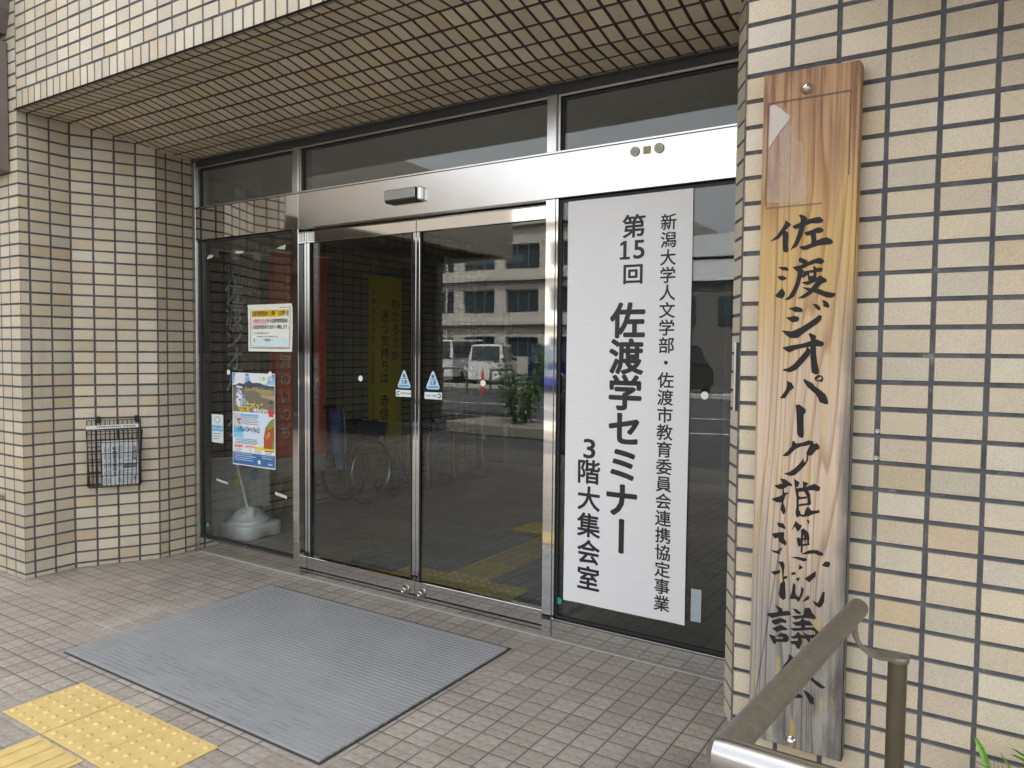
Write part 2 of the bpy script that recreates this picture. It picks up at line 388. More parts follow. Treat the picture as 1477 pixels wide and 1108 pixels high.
# right hand: front wall, hidden reveal, splay, reveal
wall('tile_wall', (XR, YF, 0), (1, 0, 0), Z, [0]+[.003+.118*i for i in range(1, 21)], zr, first=False)
wall('tile_reveal', (XR, YA, 0), (0, -1, 0), Z, [0, .118, .236, YA-YF], rng(.0613, .07, 2.81, -.004), last=False)
sR = math.hypot(XR2-XR, YB-YA)
wall('tile_splay', (XR2, YB, 0), (XR-XR2, YA-YB, 0), Z, [sR*i/4 for i in range(5)], rng(.0613, .07, 2.80, -.004))
wall('tile_reveal', (XR2, 0, 0), (0, -1, 0), Z, [0, .066, .184, .255], rng(.0613, .07, 2.72, -.004), first=False)
# fascia: one soldier course, then stretchers; joint line at the left end
ZF = 2.755
mb = MB(); W = XR-XL
tiles(mb, (XL, YF, ZF), (1, 0, 0), Z, [.0702*i for i in range(60)]+[W], [-.004, .113], first=True)
tiles(mb, (XL, YF, ZF), (1, 0, 0), Z, [.117*i for i in range(36)]+[W], rng(.113, .07, 1.05))
o = mb.build('fascia', M_tile, bld); g = MB(); quad(g, (XL, YF, ZF), (1, 0, 0), Z, 0, W, .001, 1.05, -.0035); g.build('grout_bed', M_grout, o)
# soffit, stepping down towards the doors
prof = [(YF, ZF), (YA, ZF+.004), (YB, 2.662), (.0, 2.645)]
fr = [[0, .057, .1745, 1], [0, .25, .5, .75, 1], [0, .45, 1]]
cols = [.0702*i for i in range(60)]+[W]
for k in range(3):
    (y0, z0), (y1, z1) = prof[k], prof[k+1]; L = math.hypot(y1-y0, z1-z0)
    vs = {0: [0, .056, .174, L], 1: [L*i/4 for i in range(5)], 2: [0, .118, .236, L]}[k]
    wall('soffit', (XR, y0, z0), (-1, 0, 0), (0, y1-y0, z1-z0), [W-c for c in cols[::-1]], vs, first=True, side=.16, gap=.0108)  # tile sides coloured darker here too, for the shade in the joints
# solid mass behind the skins
mb = MB(); mb.box(-15, XL-.01, YF+.01, .6, -.05, 8.0); mb.box(XL2-.42, XL2-.012, YB+.3, .14, -.05, 2.7)
mb.prism([(XL-.012, YF+.02, -.05), (XL-.012, YA+.01, -.05), (XL2-.012, YB+.01, -.05), (XL2-.012, .0, -.05), (XL-.3, .0, -.05), (XL-.3, YF+.02, -.05)][::-1], (0, 0, 2.95))
mb.box(XR+.01, 9, YF+.01, .6, -.05, 8.0)
mb.prism([(XR+.012, YF+.02, -.05), (XR+.012, YA+.01, -.05), (XR2+.012, YB+.01, -.05), (XR2+.012, .0, -.05), (XR+.3, .0, -.05), (XR+.3, YF+.02, -.05)], (0, 0, 2.95))
mb.box(XL-.02, XR+.02, YF+.01, 5, 2.83, 8.0); mb.build('masonry_core', M_conc, bld)
mb = MB(); mb.box(-.40, 4, -1.95, YF-.004, 2.46, 2.62, bev=.006); mb.build('eave', M_conc, bld)
# corner beads and movement joint
mb = MB(); mb.box(XL-.004, XL+.003, YF-.0015, YF+.003, ZF, 3.79); mb.build('movement_joint', plain('sealant', (.23, .22, .21), .7), bld)
# ---- vestibule behind the doors
YI = 4.05; XI = -5.1
mb = MB()
tiles(mb, (XI, .12, 0), (0, 1, 0), Z, [.118*i for i in range(34)], rng(.03, .07, 2.6, -.004))
o = mb.build('interior_wall', M_tile, bld); g = MB(); quad(g, (XI, .12, 0), (0, 1, 0), Z, -.1, 4.0, -.02, 2.62, -.0035); g.build('grout_bed', M_grout, o)
for x0, x1, y0 in ((XI-.3, XI-.01, -.2), (-.80, -.4, .10)): mb = MB(); mb.box(x0, x1, y0, 5, -.05, 2.83); mb.build('interior_core', M_conc if x0 < -3 else M_dark, bld)
mb = MB(); mb.box(XI-.1, -.6, .13, 5, 2.63, 2.80); ce = mb.build('ceiling', M_ceil, bld)
for x, y in ((-4.0, .55), (-3.05, .95), (-2.1, .8)):
    d = MB(); d.lathe([(.001, 2.60), (.05, 2.615), (.075, 2.622), (.095, 2.618), (.098, 2.630)], Matrix.Translation((x, y, 0)), 24); d.build('downlight', M_plas, ce)
# dark glazed partition at the back, with a pale plinth line
mb = MB(); mb.box(XI, -.8, YI+.12, YI+.3, 0, 2.63); pt = mb.build('partition', M_dark, bld)
mb = MB(); mb.box(XI, -.8, YI+.06, YI+.115, 0, .085, bev=.004); mb.box(XI, -.8, YI+.06, YI+.115, 2.06, 2.14)
for x in (-4.75, -3.9, -3.05, -2.2, -1.4): mb.box(x-.028, x+.028, YI+.05, YI+.118, .085, 2.06)
mb.build('partition_frame', plain('dull_frame', (.22, .22, .21), .5), pt)
# pale rail high on the interior wall, rounded at its far end
mb = MB(); mb.tube([(XI+.03, .3, 2.36), (XI+.03, 3.3, 2.36)]+arc((XI+.33, 3.3, 2.36), .3, 180, 90, 6, (1, 0, 0), (0, 1, 0))+[(XI+.9, 3.6, 2.36)], .045, 8)
mb.build('picture_rail', M_plas, bld)

# ------------------------------------------------------------------ stainless glass entrance
ent = thing('glass_entrance', 'wide stainless steel and glass entrance with automatic sliding doors', 'entrance', (-2.7, 0, 0))
ZH0, ZH1, ZT = 2.112, 2.320, 2.600
for x0, x1 in ((-3.610, -3.558), (-1.833, -1.780)):
    mb = MB(); mb.box(x0, x1, 0, .125, 0, ZH0-.001, bev=.002); mb.build('post', M_mirror, ent)
    mb = MB(); mb.box(x0, x1, 0, .11, ZH1+.001, ZT, bev=.002); mb.build('mullion', M_steel, ent)
for x0, x1 in ((XL2, -4.562), (-.895, XR2)): mb = MB(); mb.box(x0, x1, -.004, .10, 0, 2.632, bev=.002); mb.build('jamb', M_satin, ent)
mb = MB(); mb.box(-4.561, -3.552, -.003, .10, ZH0, ZH1, bev=.002); mb.build('header', M_mirror, ent)
hd = MB(); hd.box(-3.5515, -.896, -.006, .14, ZH0, ZH1, bev=.002); hd = hd.build('header', M_steel, ent)
mb = MB(); mb.box(-3.55, -.897, -.012, .01, ZH1+.0005, ZH1+.010, bev=.001); mb.box(-4.56, -3.56, -.009, .01, ZH1+.0005, ZH1+.010, bev=.001); mb.build('header_ledge', M_steel, ent)
mb = MB(); mb.box(-4.561, -.896, .012, .10, ZT+.001, 2.640, bev=.002); mb.build('head_rail', M_dark, ent)
# fixed panes: transoms and side lights, black gaskets round them
def pane(x0, x1, z0, z1, y, parent, nm='pane', gk=.010, gm=None):
    mb = MB(); mb.box(x0+gk*.5, x1-gk*.5, y, y+.008, z0+gk*.5, z1-gk*.5); p = mb.build(nm, gm or M_glass, parent)
    if gk:
        mb = MB()
        for a in ((x0, x0+gk, z0, z1), (x1-gk, x1, z0, z1), (x0+gk, x1-gk, z0, z0+gk), (x0+gk, x1-gk, z1-gk, z1)): mb.box(a[0], a[1], y-.006, y+.014, a[2], a[3])
        mb.build('gasket', M_black, parent)
    return p
for x0, x1 in ((-4.560, -3.612), (-3.556, -1.835), (-1.778, -.897)):
    t = MB(); t.box(x0, x1, .012, .016, ZT-.012, ZT-.001); t.box(x0, x0+.012, .012, .05, ZH1+.012, ZT-.012); t = t.build('transom_window', M_satin, ent)
    pane(x0+.013, x1-.002, ZH1+.012, ZT-.013, .035, t, gm=M_dglass)
for x0, x1, mt in ((-4.560, -3.612, M_mirror), (-1.778, -.897, M_mirror)):
    s = MB(); s.box(x0, x1, .002, .09, 0, .092, bev=.002); s.box(x0, x0+.010, .004, .03, .094, ZH0-.002); s = s.build('side_window', mt, ent)
    mb = MB(); mb.box(x0, x1, -.001, .012, .0925, .099, bev=.001); mb.build('glazing_bead', M_steel, s)
    pane(x0+.011, x1-.002, .0995, ZH0-.004, .025, s, gk=.012, gm=M_sglass if x0 < -3 else None)
mb = MB(); mb.box(-4.54, -.9, -.016, .001, .001, .006); mb.build('sill_sealant', plain('lime_sealant', (.45, .43, .39), .8), ent)
# two sliding leaves, 65 mm behind the frame face
YD = .065
def leaf(x0, x1, meet):
    d = MB(); d.box(x0, x1, YD, YD+.035, 2.035, ZH0-.006, bev=.002); d.box(x0, x1, YD-.004, YD+.036, .007, .104, bev=.002)
    sl = .019
    for a, b in ((x0, x0+(sl if not meet == 'l' else .022)), (x1-(sl if not meet == 'r' else .022), x1)):
        d.box(a, b, YD+.001, YD+.034, .1065, 2.0345, bev=.002)
    d = d.build('sliding_door', M_mirror, ent)
    mb = MB(); mb.box(x0+.02, x1-.02, YD+.014, YD+.022, .103, 2.04); mb.build('pane', M_glass, d)
    mb = MB()
    for a in ((x0+.022, x0+.030), (x1-.034, x1-.028)): mb.box(a[0], a[1], YD+.004, YD+.013, .107, 2.034)
    mb.build('gasket', M_black, d)
    kx = x1-.062 if meet == 'r' else x0+.052
    mb = MB(); Mx = Matrix.Translation((kx, YD-.004, .046)) @ Matrix.Rotation(R(90), 4, 'X')
    mb.lathe([(.026, .0), (.026, .005), (.021, .009), (.019, .022), (.015, .026), (.009, .0265), (.008, .023), (.001, .023)], Mx, 24); mb.build('lock_cylinder', M_steel, d)
    if meet == 'r':
        mb = MB(); mb.box(x0+.012, x0+.066, YD-.003, YD-.0005, 2.045, 2.098, bev=.0008); mb.lathe([(.004, 0), (.003, .003)], Matrix.Translation((x0+.04, YD-.003, 2.075)) @ Matrix.Rotation(R(90), 4, 'X'), 10)
        mb.build('corner_plate', M_satin, d)
    mb = MB(); mb.box(x0, x1, YD+.004, YD+.03, .001, .0065); mb.build('brush_seal', M_black, d)
leaf(-3.556, -2.692, 'r'); leaf(-2.689, -1.800, 'l')
# presence sensor on the header
s = MB(); s.box(-2.825, -2.600, -.047, -.006, 2.182, 2.252, bev=.008); s = s.build('door_sensor', M_black, ent)
mb = MB(); mb.box(-2.822, -2.606, -.051, -.0472, 2.196, 2.248, bev=.002); mb.build('sensor_window', plain('sensor_lens', (.30, .31, .32), .16, .8), s)
mb = MB(); mb.box(-2.599, -2.578, -.042, -.006, 2.182, 2.252, bev=.006); mb.build('sensor_cap', M_mirror, s)

# ------------------------------------------------------------------ lettering
_gc = {}
def glyph(ch, bold):
    k = (ch, bold)
    if k not in _gc:
        cu = bpy.data.curves.new('g', 'FONT'); cu.body = ch; cu.offset = bold; cu.resolution_u = 3
        ob = bpy.data.objects.new('g', cu); COL.objects.link(ob)
        dg = bpy.context.evaluated_depsgraph_get(); me = bpy.data.meshes.new_from_object(ob.evaluated_get(dg))
        vs = [v.co.copy() for v in me.vertices]; fs = [tuple(p.vertices) for p in me.polygons]
        bpy.data.objects.remove(ob); bpy.data.meshes.remove(me); bpy.data.curves.remove(cu)
        if vs:
            cx = (min(v.x for v in vs)+max(v.x for v in vs))/2; cy = (min(v.y for v in vs)+max(v.y for v in vs))/2
            wd = max(v.x for v in vs)-min(v.x for v in vs); hg = max(v.y for v in vs)-min(v.y for v in vs)
        else: cx = cy = wd = hg = 0
        _gc[k] = (vs, fs, cx, cy, wd, hg)
    return _gc[k]
FULL_Y = glyph('国', 0.0)[3]     # centre of a full-width character above its baseline
def put(mb, ch, c, w, h, U, V, bold=0.0, col=(1, 1, 1), fit=False, rot=False, off=(0, 0)):
    """one character in a w x h cell centred at c (U right, V up); fit stretches the ink box to the cell"""
    vs, fs, cx, cy, wd, hg = glyph(ch, 0.0)
    if not vs: return
    c = Vector(c); U = Vector(U); V = Vector(V)
    if not fit:
        cy = FULL_Y if ord(ch) > 255 else cy
        sx = w/.93; sy = h/.93; cx = cx if ord(ch) < 256 or ch in '・' else cx
    else: sx = w/max(wd, .01); sy = h/max(hg, .01)
    pts = []
    for p in vs:
        x = (p.x-cx)*sx; y = (p.y-cy)*sy
        if rot: x, y = (p.y-cy)*sx, -(p.x-cx)*sy
        pts.append(c+U*(x+off[0])+V*(y+off[1]))
    nb = U.cross(V)
    if bold <= .004: mb.idx(pts, fs, col); return
    # heavier weight: the glyph repeated round a small circle, each copy a hair higher
    for k in range(8):
        d = U*(math.cos(k*math.pi/4)*bold*w)+V*(math.sin(k*math.pi/4)*bold*min(h, w))+nb*(k*3e-5)
        mb.idx([p+d for p in pts], fs, col)
def column(mb, txt, c0, c1, w, U, V, bold=0.0, col=(1, 1, 1), h=None):
    """vertical line of text, first cell centre c0, last c1"""
    c0 = Vector(c0); c1 = Vector(c1); n = len(txt); st = (c1-c0).length/max(n-1, 1)
    for i, ch in enumerate(txt):
        if ch == ' ': continue
        p = c0.lerp(c1, i/max(n-1, 1)); hh = h or min(st*.97, w*1.06)
        if ch == 'ー': put(mb, ch, p, w, hh*1.12, U, V, bold, col, rot=True)
        elif ch in '。、': put(mb, ch, p, w, hh, U, V, bold, col, off=(w*.3, hh*.3+w*.3))
        else: put(mb, ch, p, w, hh, U, V, bold, col)
def line(mb, txt, c0, size, adv, U, V, bold=0.0, col=(1, 1, 1), h=None):
    p = Vector(c0); U = Vector(U)
    for ch in txt:
        a = adv*(.56 if ord(ch) < 256 else 1.0)
        if ch != ' ':
            vs, fs, cx, cy, wd, hg = glyph(ch, 0.0); s = size/.93; q = p+U*(a/2)
            put(mb, ch, q, size, h or size, U, V, bold, col, off=(0, (cy-FULL_Y)*s if ord(ch) < 256 else 0))
        p = p+U*a
def sheet(x0, x1, z0, z1, y, amp=.004, nx=14, nz=30, seed=0, tilt=0.0, th=.0006, curl=None):
    """slightly wavy paper facing -Y with a thin back"""
    r = random.Random(seed); ph = [r.uniform(0, 6) for _ in range(6)]; mb = MB()
    def P(i, j, b):
        u = i/nx; v = j/nz
        d = amp*(.5*math.sin(3.1*u*2+ph[0]+v*2.2)+.35*math.sin(7*v+ph[1]+u*3)+.25*math.sin(11*u-5*v+ph[2]))
        if curl: d += curl(u, v)
        return (x0+(x1-x0)*u+tilt*(v-.5), y-abs(d)-b, z0+(z1-z0)*v)
    pts = [P(i, j, 0) for j in range(nz+1) for i in range(nx+1)]
    fs = [(j*(nx+1)+i, j*(nx+1)+i+1, (j+1)*(nx+1)+i+1, (j+1)*(nx+1)+i) for j in range(nz) for i in range(nx)]
    mb.idx(pts, fs, smooth=True)
    return mb, P
UX = (1, 0, 0); UZ = (0, 0, 1)
def drape(mb, P, x0, x1, z0, z1, lift, nx=1):
    """move flat lettering onto the wavy sheet"""
    out = []
    for v in mb.v:
        u = (v[0]-x0)/(x1-x0); w_ = (v[2]-z0)/(z1-z0); a = P(u*14, w_*30, 0)
        out.append((v[0], a[1]-lift+v[1], v[2]))
    mb.v = out

# big event banner on the right side window
BX0, BX1, BZ0, BZ1 = -1.722, -1.116, .197, 2.094
mb, P = sheet(BX0, BX1, BZ0, BZ1, .0225, .007, seed=3)
ban = mb.build('event_banner', M_paper); tag(ban, 'tall white paper banner with black vertical Japanese lettering taped to the glass', 'banner')
mb = MB()
column(mb, '新潟大学人文学部・佐渡市教育委員会連携協定事業', (-1.224, 0, 1.958), (-1.224, 0, .272), .071, UX, UZ, .017, h=.069)
column(mb, '第', (-1.388, 0, 1.953), (-1.388, 0, 1.953), .110, UX, UZ, .024, h=.100)
put(mb, '1', (-1.429, 0, 1.850), .115, .108, UX, UZ, .018); mb.idx([(x, 0, z) for x, z in ((-1.453, 1.808), (-1.404, 1.808), (-1.404, 1.8195), (-1.453, 1.8195))], [(0, 1, 2, 3)]); mb.idx([(x, 0, z) for x, z in ((-1.434, 1.893), (-1.434, 1.876), (-1.452, 1.869), (-1.452, 1.881))], [(0, 1, 2, 3)]); put(mb, '5', (-1.361, 0, 1.850), .120, .108, UX, UZ, .018)
column(mb, '回', (-1.388, 0, 1.740), (-1.388, 0, 1.740), .098, UX, UZ, .024, h=.088)
column(mb, '佐渡学セミナー', (-1.412, 0, 1.531), (-1.428, 0, .548), .160, UX, UZ, .033, h=.156)
put(mb, '3', (-1.594, 0, .937), .150, .118, UX, UZ, .018)
column(mb, '階大集会室', (-1.594, 0, .826), (-1.590, 0, .320), .118, UX, UZ, .022, h=.112)
drape(mb, P, BX0, BX1, BZ0, BZ1, .0009); mb.build('lettering', M_inkp, ban)

# removal notice, A3, on the left side window
def flat(mb, pts, c, y): mb.face([(x, y, z) for x, z in pts], c)
def rect(mb, x0, x1, z0, z1, c, y): flat(mb, [(x0, z0), (x1, z0), (x1, z1), (x0, z1)], c, y)
NX0, NX1, NZ0, NZ1 = -4.052, -3.632, 1.372, 1.668
cur = lambda u, v: .010*max(0, u-.85)/.15*(1-v)+.006*max(0, v-.9)/.1
mb, P = sheet(NX0, NX1, NZ0, NZ1, .0225, .003, seed=5, curl=cur, tilt=-.006)
nt = mb.build('paper_notice', plain('notice_paper', (.78, .80, .72), .55, 0, .03, 6)); tag(nt, 'small white landscape notice with a yellow headline bar on the glass', 'notice')
mb = MB(); y = 0
def frame(mb, x0, x1, z0, z1, t, c):
    for a in ((x0, x1, z0, z0+t), (x0, x1, z1-t, z1), (x0, x0+t, z0+t, z1-t), (x1-t, x1, z0+t, z1-t)): rect(mb, *a, c, y)
frame(mb, -4.030, -3.652, 1.392, 1.648, .003, (.12, .12, .12)); frame(mb, -4.026, -3.656, 1.396, 1.644, .003, (.75, .35, .38))
rect(mb, -4.016, -3.668, 1.588, 1.634, (.78, .55, .03), y)
rect(mb, -4.016, -3.664, 1.402, 1.455, (.62, .78, .80), y); rect(mb, -4.010, -3.868, 1.5455, 1.5485, (.7, .05, .08), y)
drape(mb, P, NX0, NX1, NZ0, NZ1, .0006)
m2 = MB(); k = (.02, .02, .02)
line(m2, '佐渡市教育委員会【移転】のお知らせ', (-4.012, 0, 1.611), .021, .0203, UX, UZ, .03, k, h=.034)
line(m2, '令和6年3月30日', (-4.008, 0, 1.564), .019, .0205, UX, UZ, .02, (.6, .05, .1), h=.027); line(m2, 'から佐渡市教育委員会', (-3.866, 0, 1.564), .019, .0192, UX, UZ, .02, k, h=.027)
line(m2, 'は佐渡市役所本庁(金井)へ移転します。', (-4.008, 0, 1.526), .019, .0192, UX, UZ, .02, k, h=.027)
line(m2, '※以下窓口も移転となります', (-3.998, 0, 1.487), .011, .0115, UX, UZ, .005, k); line(m2, 'ご不便をおかけしますが、お願い申し上げます。', (-3.972, 0, 1.466), .0095, .0099, UX, UZ, .005, k)
line(m2, '電話番号  学校教育課 0259-58-7351', (-3.998, 0, 1.441), .016, .0158, UX, UZ, .01, k, h=.02); line(m2, '社会教育課 0259-58-7356', (-3.905, 0, 1.415), .016, .0158, UX, UZ, .01, k, h=.02)
drape(m2, P, NX0, NX1, NZ0, NZ1, .0010); mb.v += [] ; n0 = len(mb.v)
mb.v += m2.v; mb.f += [tuple(i+n0 for i in f) for f in m2.f]; mb.c += m2.c; mb.sm += m2.sm
mb.build('print', M_print, nt)

# event poster, A2, with a river landscape
PX0, PX1, PZ0, PZ1 = -4.217, -3.797, .628, 1.232
mb, P = sheet(PX0, PX1, PZ0, PZ1, .0225, .002, seed=8)
po = mb.build('event_poster', plain('poster_paper', (.78, .79, .80), .4, 0, .02, 6)); tag(po, 'blue portrait poster with a river and mountain photograph on the glass', 'poster')
L = [MB() for _ in range(4)]
def pp(k, pts, c): L[k].face([(PX0+.42*u, 0, PZ0+.604*v) for u, v in pts], c)
def pr(k, u0, u1, v0, v1, c): pp(k, [(u0, v0), (u1, v0), (u1, v1), (u0, v1)], c)
rp = random.Random(4)
for i in range(8): pr(0, .01, .99, .88+.014*i, .894+.014*i, (.10+.03*(7-i), .24+.05*(7-i), .60+.02*(7-i)))
ridge = [(.01+.98*i/40, .868+.042*math.exp(-((i/40-.38)/.10)**2)+.030*math.exp(-((i/40-.62)/.16)**2)+.018*math.exp(-((i/40-.18)/.08)**2)+rp.uniform(-.004, .004)) for i in range(41)]
pp(1, [(.01, .80)]+[(.99, .80)]+ridge[::-1], (.07, .075, .10)); pp(1, [(.3, .83), (.5, .83), (.47, .87), (.42, .885), (.37, .90), (.33, .865)], (.13, .10, .12)); pp(1, [(.6, .83), (.9, .83), (.8, .86), (.7, .88), (.63, .86)], (.10, .09, .12))
pp(2, [(.01, .58), (.99, .58), (.99, .85), (.75, .83), (.5, .84), (.3, .83), (.01, .85)], (.20, .17, .13))
pp(3, [(.28, .83), (.55, .84), (.95, .825), (.97, .79), (.8, .765), (.55, .77), (.38, .79)], (.36, .30, .10)); pp(3, [(.55, .775), (.8, .762), (.99, .78), (.99, .72), (.8, .74), (.6, .76)], (.42, .35, .24))
pp(3, [(.13, .83), (.20, .845), (.17, .80), (.24, .77), (.36, .745), (.24, .75), (.12, .79)], (.28, .40, .68)); pp(3, [(.5, .70), (.7, .72), (.72, .69), (.6, .68)], (.35, .42, .55))
for i in range(16):
    u = rp.uniform(.03, .95); v = rp.uniform(.6, .74); s = rp.uniform(.02, .06); g = rp.uniform(.05, .3); pp(3, [(u-s, v), (u, v-s*.35), (u+s, v-.004), (u+s*.3, v+s*.35)], (g, g*.95, g*.85))
for i in range(12): u = .3+rp.uniform(0, .4); pr(3, u, u+.02, .842, .85, (.7, .68, .66))
pr(0, .01, .99, .14, .58, (.66, .76, .86)); pr(0, .01, .99, .012, .14, (.05, .16, .36))
pr(1, .03, .70, .355, .43, (.12, .48, .75)); pr(1, .03, .70, .30, .355, (.25, .62, .80)); pr(1, .03, .70, .25, .30, (.70, .85, .92))
pr(1, .03, .62, .535, .56, (.20, .48, .80)); pr(1, .74, .98, .20, .55, (.80, .84, .88))
pp(2, [(.74, .42), (.80, .44), (.86, .49), (.92, .52), (.98, .54), (.98, .21), (.74, .21)], (.42, .10, .03)); pp(3, [(.84, .46), (.93, .52), (.98, .53), (.98, .44), (.9, .42), (.8, .41)], (.20, .34, .07)); pp(3, [(.93, .22), (.98, .21), (.98, .30), (.95, .29)], (.2, .36, .08)); pp(3, [(.76, .34), (.84, .37), (.9, .36), (.82, .30)], (.58, .22, .07))
pr(1, .03, .98, .15, .235, (.82, .83, .84)); pr(2, .52, .98, .188, .222, (.80, .62, .05)); pr(2, .76, .97, .178, .187, (.05, .05, .05))
pp(2, [(.13+.11*math.cos(a*.5236), .485+.085*math.sin(a*.5236)) for a in range(12)], (.62, .60, .56))
for i in range(10): a = rp.uniform(0, 6.28); r_ = rp.uniform(0, .06); u = .13+r_*math.cos(a); v = .485+r_*math.sin(a)*.8; pp(3, [(u-.03, v), (u, v-.012), (u+.03, v+.005), (u, v+.014)], (.1, .1, .1))
pr(2, .60, .66, .035, .075, (.75, .77, .78)); pp(2, [(.86, .55), (.96, .545), (.965, .615), (.86, .615)], (.75, .04, .06))
for i, c in enumerate(((.6, .7, .75), (.45, .6, .3), (.7, .68, .66), (.68, .66, .6))): pp(2, [(.66+.085*i+.035*math.cos(a*.785), .945+.024*math.sin(a*.785)) for a in range(8)], c)
for r in range(3): pr(2, .05, .40-.04*r, .957-.016*r, .963-.016*r, (.7, .8, .9))
for r in range(5):
    for a, b in ((.20, .66), ) if r < 5 else (): pr(2, a, b-.08*rp.random(), .522-.018*r, .528-.018*r, (.15, .17, .2))
for r in range(4): pr(2, .07, .66-.1*rp.random(), .285-.016*r, .291-.016*r, (.08, .15, .22))
for r in range(5):
    for c_ in range(4):
        a = .05+.24*c_; pr(2, a, a+.2-.06*rp.random(), .178-.013*r-.002, .182-.013*r-.002, (.2, .2, .22))
for r in range(4): pr(2, .05, .56-.1*rp.random(), .122-.022*r, .130-.022*r, (.5, .62, .78))
for r in range(2): pr(2, .70, .95-.1*rp.random(), .122-.022*r, .130-.022*r, (.5, .62, .78))
LT = MB()
def pl(t, u, v, s, adv, b, c, h=None): line(LT, t, (PX0+.42*u, 0, PZ0+.604*v), s, adv, UX, UZ, b, c, h)
pl('この', .06, .672, .028, .029, .02, (.85, .85, .85)); pl('川', .20, .685, .046, .05, .05, (.85, .85, .85), h=.060); pl('川', .20, .685, .044, .05, .012, (.02, .30, .75), h=.058); pl('は', .33, .680, .028, .03, .02, (.85, .85, .85))
pl('なにを', .16, .615, .040, .037, .045, (.82, .60, .02)); pl('つくって', .40, .655, .042, .034, .04, (.82, .62, .03)); pl('きたのか?', .50, .600, .036, .032, .04, (.82, .82, .82))
pl('7月23日', .12, .395, .030, .031, .012, (.01, .03, .16), .036); pl('9月6日', .43, .395, .030, .031, .012, (.01, .03, .16), .036); pp(2, [(.385, .375), (.42, .395), (.385, .415)], (.01, .03, .16)); pl('まち歩き・ジオツアー', .05, .207, .022, .0205, .04, (.75, .03, .03)); pl('佐渡市', .84, .045, .014, .014, .02, (.7, .75, .85))
NN = MB()
for k_, s in enumerate(L+[LT]):
    drape(s, P, PX0, PX1, PZ0, PZ1, .0004+.0003*k_); n0 = len(NN.v); NN.v += s.v; NN.f += [tuple(i+n0 for i in f) for f in s.f]; NN.c += s.c; NN.sm += s.sm
NN.build('print', M_print, po)

# small stickers on the glass
def sticker(name, label, cat, poly, y, base, draw=None, group=None):
    mb = MB(); mb.prism([(x, y, z) for x, z in poly], (0, -.0008, 0), base); o = mb.build(name, M_print); tag(o, label, cat, group)
    if draw:
        m = MB(); draw(m, y-.0012); m.build('print', M_print, o)
    return o
def dr(m, y):
    rect(m, -4.432, -4.318, .835, .872, (.10, .42, .70), y); rect(m, -4.425, -4.325, .885, .94, (.75, .80, .82), y)
    frame_ = [(-4.375+.036*math.cos(a*.6283), .912+.024*math.sin(a*.6283)) for a in range(10)]; flat(m, frame_, (.35, .5, .6), y-.0003)
    flat(m, [(-4.375+.026*math.cos(a*.6283), .912+.016*math.sin(a*.6283)) for a in range(10)], (.74, .79, .82), y-.0006)
    for i in range(3): rect(m, -4.42, -4.335-.01*i, .815-.017*i, .820-.017*i, (.25, .3, .35), y)
    line(m, 'ほじょ犬', (-4.425, y-.0004, .853), .022, .026, UX, UZ, .02, (.85, .87, .9))
sticker('shop_sticker', 'small white and blue rectangular sticker beside the river poster', 'sticker', [(-4.436, .757), (-4.314, .757), (-4.314, .947), (-4.436, .947)], .0215, (.70, .76, .76), dr)
for i, (x, z, yy, lb) in enumerate(((-4.255, 1.232, .0215, 'white safety dot just above the top left corner of the river poster'), (-3.842, 1.230, .0215, 'white safety dot beside the top right corner of the river poster'),
        (-3.118, 1.222, YD+.0125, 'white safety dot in the middle of the left sliding door'), (-2.245, 1.222, YD+.0125, 'white safety dot in the middle of the right sliding door'), (-1.048, 1.209, .0215, 'white safety dot on the glass right of the tall paper banner'))):
    sticker('safety_dot', lb, 'sticker', [(x+.017*math.cos(a*math.pi/9), z+.017*math.sin(a*math.pi/9)) for a in range(18)], yy, (.80, .81, .80), None, 'round safety dots on the glass')
for x, side in ((-2.784, 'left'), (-2.578, 'right')):
    z = 1.178; y = YD+.0125
    tri = [(x-.040, z), (x+.040, z), (x+.047, z+.012), (x+.042, z+.022), (x+.006, z+.098), (x-.006, z+.098), (x-.042, z+.022), (x-.047, z+.012)]
    def d2(m, y, x=x):
        rect(m, x-.038, x+.038, z+.006, z+.018, (.12, .35, .6), y); line(m, '注意', (x-.024, y-.0004, z+.034), .022, .024, UX, UZ, .02, (.05, .12, .25))
        m.idx([(x-.02, y-.0005, z+.052), (x+.022, y-.0005, z+.050), (x+.022, y-.0005, z+.055), (x-.016, y-.0005, z+.056)], [(0, 1, 2, 3)], (.05, .12, .25))
        m.idx([(x-.008, y-.0006, z+.078), (x+.004, y-.0006, z+.080), (x+.012, y-.0006, z+.060), (x-.008, y-.0006, z+.062)], [(0, 1, 2, 3)], (.05, .12, .25))
    sticker('door_sticker', 'pale blue triangular caution sticker on the %s sliding door' % side, 'sticker', tri, y, (.55, .72, .82), d2, 'caution triangles on the doors')
    z2 = 1.148 if side == 'left' else 1.143; x2 = x+(.0 if side == 'left' else .002)
    def d3(m, y, x=x2, z=z2, s=side):
        cx = x-.041 if s == 'left' else x+.041; sg = 1 if s == 'left' else -1; k = (.01, .02, .16)
        p = [(cx+.013*math.cos(R(a))*1.0, z+.013*math.sin(R(a))) for a in range(45, 316, 15)]+[(cx+.007*math.cos(R(a)), z+.007*math.sin(R(a))) for a in range(315, 44, -15)]
        n = len(p)//2
        for i in range(n-1): flat(m, [(cx+(q[0]-cx)*sg, q[1]) for q in (p[i], p[i+1], p[-2-i], p[-1-i])][::sg], k, y)
        line(m, 'AUTO DOOR', (x-.026 if s == 'left' else x-.050, y, z), .013, .0155, UX, UZ, .02, (.04, .1, .14))
    sticker('door_sticker', 'narrow white AUTO DOOR sticker on the %s sliding door' % side, 'sticker', [(x2-.060, z2-.019), (x2+.060, z2-.019), (x2+.060, z2+.019), (x2-.060, z2+.019)], y, (.74, .78, .77), d3, 'AUTO DOOR stickers on the doors')
